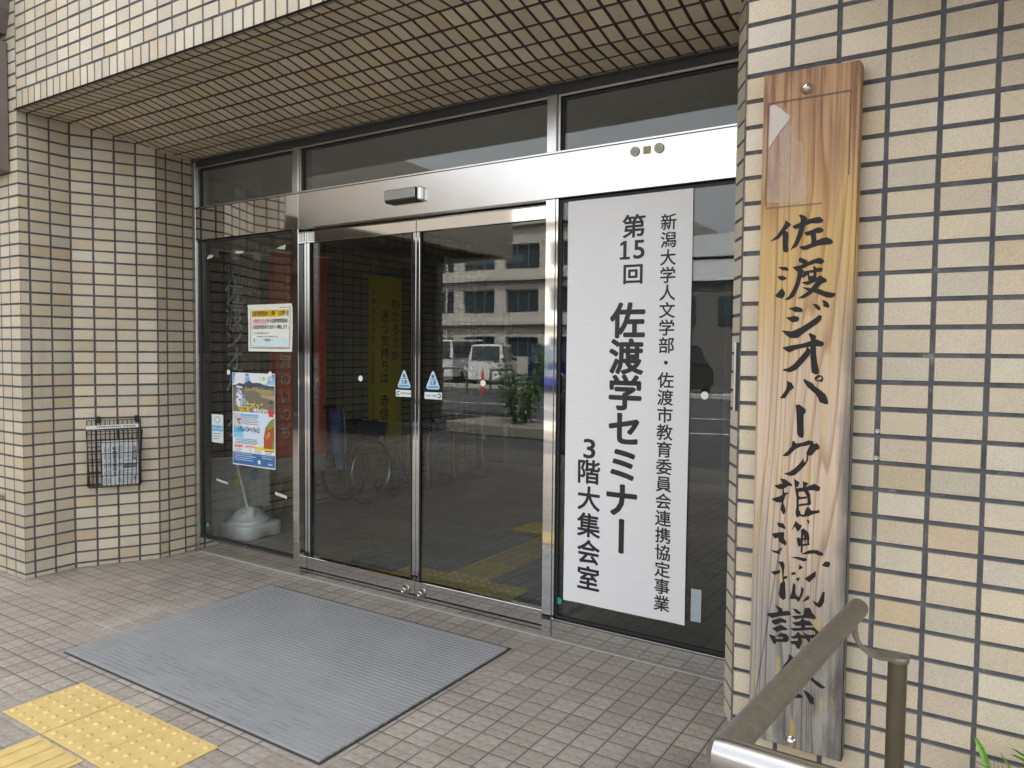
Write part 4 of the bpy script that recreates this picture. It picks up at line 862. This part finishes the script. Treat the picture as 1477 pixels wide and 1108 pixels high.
# ------------------------------------------------------------------ things behind the glass
fb = thing('flag_stand', 'white plastic water-filled flag base with a leaning white pole', 'flag stand', (-4.66, .50, 0))
mb = MB(); n = 40; ring = []
for i in range(n):
    a = 2*math.pi*i/n; ca, sa = math.cos(a), math.sin(a); e = 5
    k = (abs(ca)**e+abs(sa)**e)**(-1/e); ring.append((-4.66+.185*k*ca, .50+.175*k*sa, 1-.0*k, a))
def lay(s, z): return [(-4.66+(x+4.66)*s, .50+(y-.50)*s, z+(.022*max(0, math.cos(2*a))**8 if z < .01 else 0)) for x, y, _, a in ring]
Ls = [lay(.97, .002), lay(1, .012), lay(1, .080), lay(.985, .094), lay(.95, .100)]
pts = sum(Ls, []); fs = [(i*n+j, i*n+(j+1) % n, (i+1)*n+(j+1) % n, (i+1)*n+j) for i in range(4) for j in range(n)]; mb.idx(pts, fs+[tuple(range(4*n, 5*n))], smooth=True)
mb.lathe([(.155, .099), (.150, .112), (.140, .120), (.130, .121), (.115, .150), (.085, .178), (.060, .190), (.056, .196), (.05, .197)], Matrix.Translation((-4.68, .50, 0)), 32); mb.lathe([(.032, .15), (.032, .215), (.026, .222), (.001, .222)], Matrix.Translation((-4.60, .46, 0)), 20); mb.build('tank', M_plas, fb)
mb = MB(); mb.tube([(-4.68, .50, .17), (-4.80, .47, .60), (-4.86, .46, .95), (-4.93, .44, 2.12)], .011, 12); mb.build('pole', M_plas, fb)
def hanging(name, label, cat, p00, p10, z0, z1, col, seed, amp=.012, base=None, bv=0):
    """cloth between two top points, hanging to z0; returns thing and a mapper"""
    r = random.Random(seed); a = Vector(p00); b = Vector(p10); nx, nz = 16, 24; nrm = (b-a).cross(Vector((0, 0, 1))).normalized(); ph = r.uniform(0, 6)
    def P(u, v, off=0): return a.lerp(b, u)+Vector((0, 0, z0+(z1-z0)*v-a.z))+nrm*(amp*(1-v*.7)*math.sin(7*u+ph+v*1.5)+off)
    mb = MB(); pts = [P(i/nx, j/nz) for j in range(nz+1) for i in range(nx+1)]
    for j in range(nz): mb.idx([pts[j_*(nx+1)+i] for j_ in (j, j+1) for i in range(nx+1)], [(i, i+1, nx+2+i, nx+1+i) for i in range(nx)], base if base and (j+.5)/nz < bv else col, True)
    t = thing(name, label, cat, (a.x, a.y, 0)); mb.build('cloth', M_cloth, t)
    return t, P, nrm
def letters(P, items, off):
    out = MB()
    for txt, u, v0, v1, w, h, b, c in items:
        n = len(txt)
        for i, ch in enumerate(txt):
            if ch == ' ': continue
            v = v0+(v1-v0)*i/max(n-1, 1); tmp = MB(); put(tmp, ch, (u, v, 0), w, h, (1, 0, 0), (0, 1, 0), b, c, rot=(ch == 'ー'))
            tmp.v = [tuple(P(x, y, off)) for x, y, _ in tmp.v]; n0 = len(out.v); out.v += tmp.v; out.f += [tuple(n0+k for k in f) for f in tmp.f]; out.c += tmp.c; out.sm += tmp.sm
    return out
# black geopark flag
t, P, nr = hanging('flag', 'black vertical flag with pale Japanese lettering behind the left side window', 'flag', (-4.83, .29, 2.10), (-4.70, .71, 2.10), .18, 2.10, (.012, .012, .014), 2, base=(.42, .43, .42), bv=.21)
sg = -.004 if nr.x < 0 else .004
gr = (.34, .34, .345)
it = [('佐渡ジオパーク', .40, .845, .33, .30, .096, .01, gr), ('ゆたかなジオパーク', .12, .78, .38, .10, .04, 0, (.06, .06, .06)), ('●', .40, .115, .115, .22, .055, 0, (.45, .42, .10)), ('●', .74, .13, .13, .22, .055, 0, (.16, .26, .40))]
q_ = letters(P, it, sg); ln = MB()
for i, ch in enumerate('Land Geopark'):
    tmp = MB(); put(tmp, ch, (.20+.058*i, .942-.008*i, 0), .055, .032, (1, 0, 0), (0, 1, 0), 0, gr) if ch != ' ' else None
    n0 = len(q_.v); q_.v += [tuple(P(x, y, sg)) for x, y, _ in tmp.v]; q_.f += [tuple(n0+k for k in f) for f in tmp.f]; q_.c += tmp.c; q_.sm += tmp.sm
q_.build('lettering', M_cloth, t)
mb = MB(); mb.tube([(-4.835, .27, 2.105), (-4.695, .73, 2.105)], .007, 8)
for u in (.08, .42, .8): p = P(u, 1.0); mb.box(p.x-.012, p.x+.012, p.y-.03, p.y+.03, 2.05, 2.118, (.3, .3, .28))
mb.build('top_rod', M_plas, t)
# red flag
t, P, nr = hanging('flag', 'red vertical flag with white Japanese lettering behind the first post', 'flag', (-4.80, .79, 2.15), (-4.76, 1.36, 2.15), .36, 2.15, (.72, .10, .03), 5, base=(.50, .44, .42), bv=.10)
sg = -.004 if nr.x < 0 else .004; wt = (.8, .76, .72)
letters(P, [('流のいのち', .27, .52, .20, .17, .059, .012, wt), ('。聞かせて', .76, .565, .34, .13, .040, 0, wt), ('●●●●', .30, .88, .77, .09, .031, 0, (.5, .46, .42)), ('●●●', .80, .91, .81, .07, .025, 0, (.5, .46, .42))], sg).build('lettering', M_cloth, t)
mb = MB(); mb.tube([(-4.80, .77, 2.155), (-4.76, 1.38, 2.155)], .008, 8); mb.tube([(-4.83, .76, 0.0), (-4.83, .76, 2.17)], .011, 10); mb.lathe([(.13, 0), (.13, .012), (.02, .02)], Matrix.Translation((-4.83, .76, 0)), 20); mb.build('pole', M_plas, t)
# yellow road-safety banner on the interior wall
t, P, nr = hanging('wall_banner', 'yellow vertical banner with black Japanese lettering on the interior wall', 'banner', (XI+.035, 2.18, 2.10), (XI+.035, 2.66, 2.10), .50, 2.10, (.90, .70, .06), 9, .006)
sg = -.004 if nr.x < 0 else .004; bk = (.02, .02, .015)
letters(P, [('わたろうか', .78, .84, .52, .24, .070, .004, bk), ('迷う気持ちは', .46, .76, .38, .24, .072, .004, bk), ('赤信号', .46, .24, .08, .25, .075, .006, bk), ('交通安全協会', .13, .90, .62, .09, .030, 0, bk), ('佐渡市警察署 佐渡交通安全協会', .13, .52, .06, .08, .026, 0, bk)], sg).build('lettering', M_cloth, t)
mb = MB(); mb.tube([P(0, 1)+Vector((0, -.01, .005)), P(1, 1)+Vector((0, .01, .005))], .006, 8)
for u in (.12, .88): p = P(u, 1); mb.tube([p, (XI+.03, p.y+.04*(1 if u < .5 else -1), 2.26)], .0015, 5)
mb.build('hanging_rod', M_plas, t)

# wheelchair parked along the interior wall, facing inwards (+Y)
wc = thing('wheelchair', 'folded wheelchair with blue back cloth parked by the interior wall', 'wheelchair', (-4.85, 1.78, 0))
xn, xf = -4.70, -4.98
def torus(mb, c, Rr, r, seg=40, s2=8): mb.tube([Vector(c)+Vector((0, Rr*math.cos(2*math.pi*i/seg), Rr*math.sin(2*math.pi*i/seg))) for i in range(seg)], r, s2, closed=True)
for x, s in ((xn, 1), (xf, -1)):
    c = (x, 1.80, .302); wh = MB(); torus(wh, c, .268, .008); 
    for i in range(14):
        a = i*2*math.pi/14; wh.tube([Vector(c)+Vector((.018*s*(1 if i % 2 else -1), .02*math.cos(a+.5), .02*math.sin(a+.5))), Vector(c)+Vector((0, .265*math.cos(a), .265*math.sin(a)))], .0012, 5, caps=False)
    wh.tube([(x-.03*s, 1.80, .302), (x+.035*s, 1.80, .302)], .018, 12); wh = wh.build('wheel', M_satin, wc)
    ty = MB(); torus(ty, c, .285, .0165, 44, 10); ty.build('tyre', M_black, wh)
    hrm = MB(); torus(hrm, (x+.035*s, 1.80, .302), .245, .008); hrm.build('push_rim', M_mirror, wh)
    cs = MB(); torus(cs, (x-.04*s, 2.20, .085), .065, .018, 24, 8); cs.tube([(x-.06*s, 2.2, .085), (x-.02*s, 2.2, .085)], .03, 10); cs.build('caster', M_black, wc)
    f = MB(); i_ = x-.045*s
    f.tube([(i_, 1.33, .905), (i_, 1.47, .90)]+arc((i_, 1.47, .82), .08, 90, 0, 4, (0, 1, 0), (0, 0, 1))+[(i_, 1.56, .45), (i_, 1.60, .30)], .012, 10)
    f.tube([(i_, 1.56, .72), (i_, 1.98, .72)]+arc((i_, 1.98, .66), .06, 90, 0, 4, (0, 1, 0), (0, 0, 1))+[(i_, 2.08, .48), (i_, 2.22, .44), (i_, 2.40, .14)], .011, 10)
    f.tube([(i_, 1.56, .47), (i_, 2.12, .47)], .011, 10); f.tube([(i_, 1.60, .30), (i_, 2.18, .24), (i_, 2.20, .14)], .010, 10); f.build('side_frame', M_satin, wc)
    gp = MB(); gp.tube([(i_, 1.30, .906), (i_, 1.44, .902)], .017, 12); gp.build('grip', M_black, wc)
    ar = MB(); ar.box(i_-.022, i_+.022, 1.62, 1.95, .728, .755, bev=.008); ar.build('armrest', M_black, wc)
    sk = MB(); sk.box(i_-.004, i_+.004, 1.62, 1.98, .49, .70, bev=.003); sk.build('skirt_guard', M_dark, wc)
    ft = MB(); ft.box(x-.10*s if s > 0 else x+.02, x-.02 if s > 0 else x+.10, 2.34, 2.50, .10, .118, bev=.004); ft.build('footrest', M_black, wc)
BL = (.08, .13, .33)
mb = MB(); mb.prism([(xf+.05, 1.53, .50), (-4.84, 1.47, .46), (xn-.05, 1.53, .50), (xn-.05, 1.50, .87), (-4.84, 1.45, .83), (xf+.05, 1.50, .87)], (0, .018, 0), BL); mb.prism([(xn-.09, 1.50, .35), (xn-.01, 1.50, .34), (xn-.02, 1.44, .72), (xn-.10, 1.44, .74)], (0, .03, 0), (.14, .20, .42)); mb.build('backrest', M_cloth, wc)
mb = MB(); mb.prism([(xf+.05, 1.58, .485), (-4.84, 1.58, .56), (xn-.05, 1.58, .485), (xn-.05, 1.58, .47), (-4.84, 1.58, .53), (xf+.05, 1.58, .47)], (0, .42, 0), (.02, .03, .07)); mb.build('seat', M_cloth, wc)
mb = MB(); mb.prism([(xn+.0, 1.70, .745), (xn+.0, 2.02, .735), (xn+.0, 2.02, .60), (xn+.0, 1.70, .62)], (-.03, 0, 0), (.025, .03, .05)); mb.build('side_bag', M_cloth, wc)
# umbrella stand and umbrellas
us = thing('umbrella_stand', 'tubular steel umbrella stand by the dark partition', 'umbrella stand', (-4.85, 3.2, 0))
for xx, y0, y1, z in ((-4.72, 2.66, 3.08, .57), (-4.98, 2.66, 3.08, .57)):
    mb = MB(); mb.tube([(xx, y0, 0)]+arc((xx, y0+.07, z-.07), .07, 180, 90, 5, (0, 1, 0), (0, 0, 1))+arc((xx, y1-.07, z-.07), .07, 90, 0, 5, (0, 1, 0), (0, 0, 1))+[(xx, y1, 0)], .013, 12); mb.build('hoop', M_steel, us)
for pth in [[(-4.98, y, z), (-4.72, y, z)] for z in (.06, .42, .55) for y in (3.08, 2.66)]+[[(-4.72, 3.08, .42), (-4.72, 3.62, .42), (-4.72, 3.62, .0)], [(-4.98, 3.08, .42), (-4.98, 3.62, .42), (-4.98, 3.62, .0)], [(-4.98, 3.62, .42), (-4.72, 3.62, .42)]]:
    mb = MB(); mb.tube(pth, .008, 8); mb.build('bar', M_steel, us)
mb = MB(); mb.box(-4.99, -4.71, 2.64, 3.64, .004, .02, bev=.004); mb.build('drip_tray', M_dark, us)
mb = MB(); mb.box(-4.735, -4.705, 3.60, 3.66, .415, .455, bev=.003); mb.build('price_tag', M_plas, us)
def umbrella(label, x, y, col, h=.80, hk=M_plas):
    t = thing('umbrella', label, 'umbrella', (x, y, 0), 'umbrellas in the stand')
    mb = MB(); mb.lathe([(.004, .022), (.012, .06), (.030, .35), (.034, .50), (.026, .62), (.014, .66), (.008, .67)], Matrix.Translation((x, y, 0)), 14, col)
    for i in range(6):
        a = i*1.047; mb.tube([(x+.028*math.cos(a), y+.028*math.sin(a), .52), (x+.034*math.cos(a+.4), y+.034*math.sin(a+.4), .36), (x+.012*math.cos(a+.8), y+.012*math.sin(a+.8), .10)], .007, 6, tuple(v*.8 for v in col))
    mb.build('canopy', M_cloth, t)
    mb = MB(); mb.tube([(x, y, .66), (x, y, h-.06)]+arc((x, y+.035, h-.06), .035, 180, 0, 8, (0, 1, 0), (0, 0, 1)), .0085, 8); mb.build('handle', hk, t)
umbrella('folded red umbrella with a pale hooked handle in the stand', -4.83, 3.27, (.40, .03, .06), .78)
umbrella('folded pale blue umbrella in the stand beside the wheelchair', -4.80, 2.86, (.13, .17, .27), .70)
umbrella('folded black umbrella in the stand behind the red one', -4.90, 3.36, (.02, .02, .024), .74, M_black)
umbrella('folded black umbrella in the stand, nearest the blue one', -4.92, 2.98, (.02, .02, .024), .72, M_black)

# ------------------------------------------------------------------ left edge: panel, beam, tap
mb = MB(); mb.box(-5.7, -4.912, YF-.10, YF+.001, 2.41, 3.165, (.16, .135, .115), bev=.01); tag(mb.build('wall_panel', M_paint), 'brown-grey metal panel on the wall at the upper left edge', 'panel')
mb = MB(); mb.prism([(-4.875, YF-.16, 3.60), (-4.885, YF-.16, 3.34), (-4.925, YF-.16, 3.21), (-5.7, YF-.16, 3.20), (-5.7, YF-.16, 3.60)], (0, .165, 0), (.13, .11, .095)); tag(mb.build('canopy_beam', M_paint), 'dark bevelled beam above the metal panel in the upper left corner', 'beam')
tp = MB(); tp.tube([(-5.085, YF, .475), (-5.085, YF-.035, .475)], .010, 10); tp.lathe([(.016, 0), (.016, .006)], Matrix.Translation((-5.085, YF, .475)) @ Matrix.Rotation(R(90), 4, 'X'), 14); tp.tube([(-5.085, YF-.03, .475), (-5.055, YF-.035, .474)], .007, 8)
tag(tp.build('wall_tap', M_satin), 'tiny metal tap on the left wall near the frame edge', 'tap')

# ------------------------------------------------------------------ across the forecourt (seen mirrored in the glass)
ob = thing('school_building', 'pale three storey concrete building across the car park', 'building', (-26, -40, 0))
OX0, OX1, OY, OH = -44, -15.6, -36.5, 9.3
CR = (.46, .43, .37)
mb = MB(); 
bays = []; x = OX0+1.2
while x < OX1-2.6: bays.append((x, x+2.5)); x += 3.3
zs = [(.95, 2.25), (3.75, 5.25), (6.5, 8.0)]
# wall as strips so that the window openings are real recesses
mb.box(OX0, OX1, OY-9, OY-.25, -.1, OH, CR)
xs = [OX0]+[v for b in bays for v in b]+[OX1]
for i in range(0, len(xs), 2): mb.box(xs[i], xs[i+1], OY-.25, OY, -.1, OH, CR)
for a, b in bays:
    z = -.1
    for z0, z1 in zs: mb.box(a, b, OY-.25, OY-.004, z, z0, CR); z = z1
    mb.box(a, b, OY-.25, OY-.004, z, OH, CR)
mb.build('wall', M_conc, ob)
mb = MB()
for z in (3.15, 5.95, OH): mb.box(OX0-.1, OX1+.1, OY-.02, OY+.35, z-.16, z+.10, (.5, .47, .4))
mb.build('ledge', M_conc, ob)
wm = plain('window_glass', (.035, .05, .06), .08, 0, .1, 2)
for a, b in bays:
    for z0, z1 in zs:
        q = MB(); q.box(a, b, OY-.22, OY-.20, z0, z1); q = q.build('window', wm, ob)
        f = MB()
        for k in range(4): xx = a+(b-a-.05)*k/3; f.box(xx, xx+.05, OY-.199, OY-.15, z0, z1)
        f.box(a+.05, b-.05, OY-.199, OY-.15, z0, z0+.05); f.box(a+.05, b-.05, OY-.199, OY-.15, z1-.05, z1); f.build('window_frame', M_satin, q)
mb = MB(); mb.tube([(-21.0, OY+.1, 0), (-21.0, OY+.1, OH)], .06, 8); mb.tube([(-30.9, OY+.1, 0), (-30.9, OY+.1, OH)], .06, 8); mb.build('downpipe', M_conc, ob)
lw = thing('hall_building', 'low white and grey hall building right of the school across the car park', 'building', (-8, -31, 0))
mb = MB(); mb.box(-14.6, 3, -38, -30, -.1, 6.4, (.14, .13, .12)); mb.build('wall', M_paint, lw); mb = MB(); mb.box(-14.8, 3.2, -30.0, -29.7, 4.6, 5.5, (.74, .75, .74)); mb.box(-14.8, 3.2, -30.0, -29.6, 5.62, 6.6, (.66, .68, .68)); mb.build('parapet', M_paint, lw)
for i in range(5): q = MB(); q.box(-13.8+3.3*i, -11.6+3.3*i, -29.99, -29.93, 2.6, 3.9); q.build('window', wm, lw)
# porch roof on the forecourt left of the entrance
pr_ = thing('porch_roof', 'beige tiled porch roof on the forecourt left of the entrance', 'porch', (-10, -5, 0))
PC = (.30, .265, .22)
mb = MB(); mb.box(-15, -7.95, -8.65, -2.4, 3.45, 3.65, PC); mb.box(-15, -7.95, -8.8, -8.65, 3.12, 4.3, PC); mb.box(-7.95, -7.8, -8.8, -2.4, 3.12, 4.3, PC); mb.build('roof', M_paint, pr_)
mb = MB(); mb.box(-16, -9.75, -9.1, -8.9, -.1, 3.449, (.11, .09, .07)); mb.build('screen_wall', M_paint, pr_)
for y in (-8.2, -3.2): mb = MB(); mb.box(-14.9, -14.4, y-.25, y+.25, 0, 3.449, PC, bev=.02); mb.build('column', M_paint, pr_)

def car(label, x, y, rz, col, prof, Wd=1.48, wheels=(.62, 2.75), Lc=3.4, wr=.29):
    t = thing('parked_car' if Lc < 4.2 else 'parked_van', label, 'car' if Lc < 4.2 else 'van', (0, 0, 0), 'vehicles parked across the forecourt')
    M = Matrix.Translation((x, y, -.1)) @ Matrix.Rotation(rz, 4, 'Z'); h = Wd/2
    low, roof = prof
    mb = MB(); n = len(low)
    mb.prism([M @ Vector((a, -h, b)) for a, b in low], M.to_3x3() @ Vector((0, Wd, 0)), col)
    k = .12
    A_ = [M @ Vector((a, -h+k*(b-roof[0][1])/(roof[1][1]-roof[0][1]), b)) for a, b in roof]; B_ = [M @ Vector((a, h-k*(b-roof[0][1])/(roof[1][1]-roof[0][1]), b)) for a, b in roof]
    m_ = len(roof); mb.idx(A_+B_, [tuple(range(m_)), tuple(range(m_, 2*m_))[::-1]]+[(i, (i+1) % m_, m_+(i+1) % m_, m_+i) for i in range(m_)], col)
    o = mb.build('body', M_carp, t); bm_ = bmesh.new(); bm_.from_mesh(o.data); bmesh.ops.remove_doubles(bm_, verts=bm_.verts, dist=.0005); bmesh.ops.recalc_face_normals(bm_, faces=bm_.faces)
    bmesh.ops.bevel(bm_, geom=[e for e in bm_.edges if e.is_manifold and e.calc_face_angle(0) > .35], offset=.05, segments=2, affect='EDGES'); bm_.to_mesh(o.data); bm_.free()
    z0, z1 = roof[0][1]+.06, roof[1][1]-.10; xa, xb = roof[0][0], roof[-1][0]; xc, xd = roof[1][0], roof[2][0]
    f = lambda z, e: (e[0]+(e[1]-e[0])*(z-roof[0][1])/(roof[1][1]-roof[0][1]))
    for s in (-1, 1):
        w_ = MB(); L0, L1 = f(z0, (xa, xc)), f(z1, (xa, xc)); R0, R1 = f(z0, (xb, xd)), f(z1, (xb, xd)); o_ = .014
        yy = lambda z: s*(h-k*(z-roof[0][1])/(roof[1][1]-roof[0][1])+o_)
        m1 = (L0+R0)/2
        for p0, p1, q0, q1 in ((L0+.12, L1+.08, m1-.04, m1-.04), (m1+.04, m1+.04, R0-.12, R1-.08)): w_.face([M @ Vector((a, yy(z), z)) for a, z in ((p0, z0), (q0, z0), (q1, z1), (p1, z1))])
        w_.build('side_window', wm, t)
    w_ = MB(); dx = -.02; w_.face([M @ Vector((f(z, (xa, xc))-.03, s*(h-.16), z)) for s, z in ((-1, z0), (1, z0), (1, z1), (-1, z1))]); w_.build('windscreen', wm, t)
    w_ = MB(); w_.face([M @ Vector((f(z, (xb, xd))+.03, s*(h-.16), z)) for s, z in ((-1, z0), (1, z0), (1, z1), (-1, z1))]); w_.build('rear_window', wm, t)
    for wx in wheels:
        for s in (-1, 1):
            w_ = MB(); Mx = M @ Matrix.Translation((wx, s*(h-.10), wr)) @ Matrix.Rotation(R(90)*s, 4, 'X'); w_.lathe([(wr*.6, -.10), (wr, -.08), (wr, .08), (wr*.93, .105), (wr*.62, .11)], Mx, 20); w_ = w_.build('wheel', M_black, t)
            r_ = MB(); r_.lathe([(wr*.6, .10), (wr*.5, .09), (wr*.15, .105), (.001, .105)], Mx, 16); r_.build('hubcap', M_satin, w_)
    for s in (-1, 1):
        l_ = MB(); l_.box(low[0][0]-.03, low[0][0]+.12, s*(h-.30)-.14, s*(h-.30)+.14, .66, .82, bev=.03, M=M); l_.build('headlight', M_mirror, t)
        l_ = MB(); l_.box(roof[0][0]+.22, roof[0][0]+.34, s*(h+.07)-.06, s*(h+.07)+.06, roof[0][1]-.02, roof[0][1]+.13, bev=.03, M=M); l_.build('mirror', M_black, t)
    l_ = MB(); l_.box(low[0][0]-.035, low[0][0]+.02, -.5, .5, .50, .62, bev=.01, M=M); l_.build('grille', M_dark, t); l_ = MB(); l_.box(low[0][0]-.045, low[0][0]-.03, -.165, .165, .34, .48, M=M); l_.build('number_plate', M_plas, t)
kei = ([(0, .22), (0, .88), (.10, .95), (.78, 1.02), (3.36, 1.02), (3.40, .22)], [(.66, 1.00), (1.18, 1.72), (3.22, 1.70), (3.36, 1.00)])
van = ([(0, .25), (0, .95), (.12, 1.10), (4.65, 1.10), (4.69, .25)], [(.22, 1.08), (.95, 1.98), (4.55, 1.96), (4.66, 1.08)])
car('white boxy small car parked nose towards the entrance', -19.2, -25.5, R(68), (.72, .72, .72), kei)
car('tall white van parked behind the white small car', -22.0, -27.5, R(78), (.72, .73, .74), van, 1.7, (.85, 3.6), 4.7, .33)
car('dark blue small van parked right of the white small car', -14.8, -22.5, R(62), (.012, .02, .10), kei, 1.5)
car('dark blue van parked at the left of the row', -21.0, -21.5, R(70), (.015, .03, .13), van, 1.7, (.85, 3.6), 4.7, .33)
car('black small car parked at the far right of the row', -9.5, -24.0, R(90), (.02, .02, .022), kei)
UB = 'hooped steel guards on the forecourt'
def hoop(label, x, y, wd, h, r=.038, rz=0.0):
    c, s = math.cos(rz), math.sin(rz); mb = MB(); P_ = lambda u, z: (x+u*c, y+u*s, z-.1)
    mb.tube([P_(-wd/2, 0)]+[P_(-wd/2+.15+.15*math.cos(R(a)), h-.15+.15*math.sin(R(a))) for a in (180, 157, 135, 112, 90)]+[P_(wd/2-.15+.15*math.cos(R(a)), h-.15+.15*math.sin(R(a))) for a in (90, 67, 45, 22, 0)]+[P_(wd/2, 0)], r, 12)
    tag(mb.build('hoop_guard', M_steel), label, 'guard', UB)
hoop('hooped steel guard on the forecourt, nearest the blue van', -15.9, -17.6, 1.1, .85); hoop('hooped steel guard on the forecourt before the white car', -13.6, -17.2, 1.1, .85, rz=.1)
hoop('hooped steel guard on the forecourt, third in the line', -11.5, -16.6, 1.1, .85); hoop('hooped steel guard on the forecourt close to the paving corner', -9.4, -13.4, 1.1, .85); hoop('thick hooped guard nearest the entrance paving', -4.55, -5.9, .9, .95, .055)
# white car park lines
def stripe(x0, y0, x1, y1, w_=.12):
    a = Vector((x0, y0, -.096)); b = Vector((x1, y1, -.096)); n = (b-a).cross(Vector((0, 0, 1))).normalized()*w_/2; ln_.face([a-n, b-n, b+n, a+n])
ln_ = MB()
for i in range(9): stripe(-24+2.6*i, -22, -23.2+2.6*i, -28)
stripe(-26, -15.0, -2, -13.0); stripe(-24, -11.4, -3, -10.2); stripe(-16, -8.6, -4, -7.9)
tag(ln_.build('road_markings', M_line), kind='structure')
tag(MB().box(-40, 20, -21.2, -20.6, -.1, .03).build('kerb', M_conc), kind='structure')
# shrub in a low planter
sh = thing('shrub', 'leafy green shrub in a low planter on the forecourt', 'shrub', (-7.2, -8.1, -.1)); rp = random.Random(13); lf = MB(); sk = MB()
for i in range(18):
    a = rp.uniform(0, 6.28); tip = Vector((-7.2+0.7*math.cos(a)*rp.uniform(.3, 1), -8.1+0.7*math.sin(a)*rp.uniform(.3, 1), rp.uniform(.7, 1.5))); b0 = Vector((-7.2+.05*math.cos(a), -8.1+.05*math.sin(a), -.1)); sk.tube([b0, b0.lerp(tip, .5)+Vector((0, 0, .1)), tip], [.012, .008, .003], 5, (.10, .07, .04))
    for j in range(90):
        p = b0.lerp(tip, rp.uniform(.35, 1.05))+Vector((rp.gauss(0, .10), rp.gauss(0, .10), rp.gauss(0, .09))); d = Vector((rp.gauss(0, 1), rp.gauss(0, 1), rp.gauss(0, .6))).normalized(); s = d.cross(Vector((rp.gauss(0, 1), rp.gauss(0, 1), 1))).normalized(); l_ = rp.uniform(.045, .085); g = rp.uniform(.6, 1.3)
        lf.face([p, p+d*l_*.5+s*l_*.28, p+d*l_, p+d*l_*.5-s*l_*.28], (.08*g, .17*g, .035*g))
sk.build('stem', M_leaf, sh); lf.build('foliage', M_leaf, sh)
mb = MB(); mb.box(-8.4, -6.0, -8.7, -7.5, -.1, .10, (.3, .28, .25), bev=.02); tag(mb.build('planter', M_paint), 'low concrete planter holding the forecourt shrub', 'planter')
for lb, x, y in (('orange traffic cone post on the forecourt near the blue van', -17.6, -17.0), ('orange traffic cone post on the forecourt beside the hooped guards', -14.7, -17.6)):
    t = thing('traffic_post', lb, 'traffic post', (x, y, -.1), 'orange posts on the forecourt'); mb = MB(); mb.lathe([(.05, .03), (.045, .4), (.04, .78), (.02, .82), (.001, .83)], Matrix.Translation((x, y, -.1)), 14, (.75, .10, .02)); mb.build('post', M_paint, t)
    mb = MB(); mb.lathe([(.19, 0), (.19, .03), (.06, .05)], Matrix.Translation((x, y, -.1)), 16, (.05, .05, .05)); mb.build('base', M_paint, t)
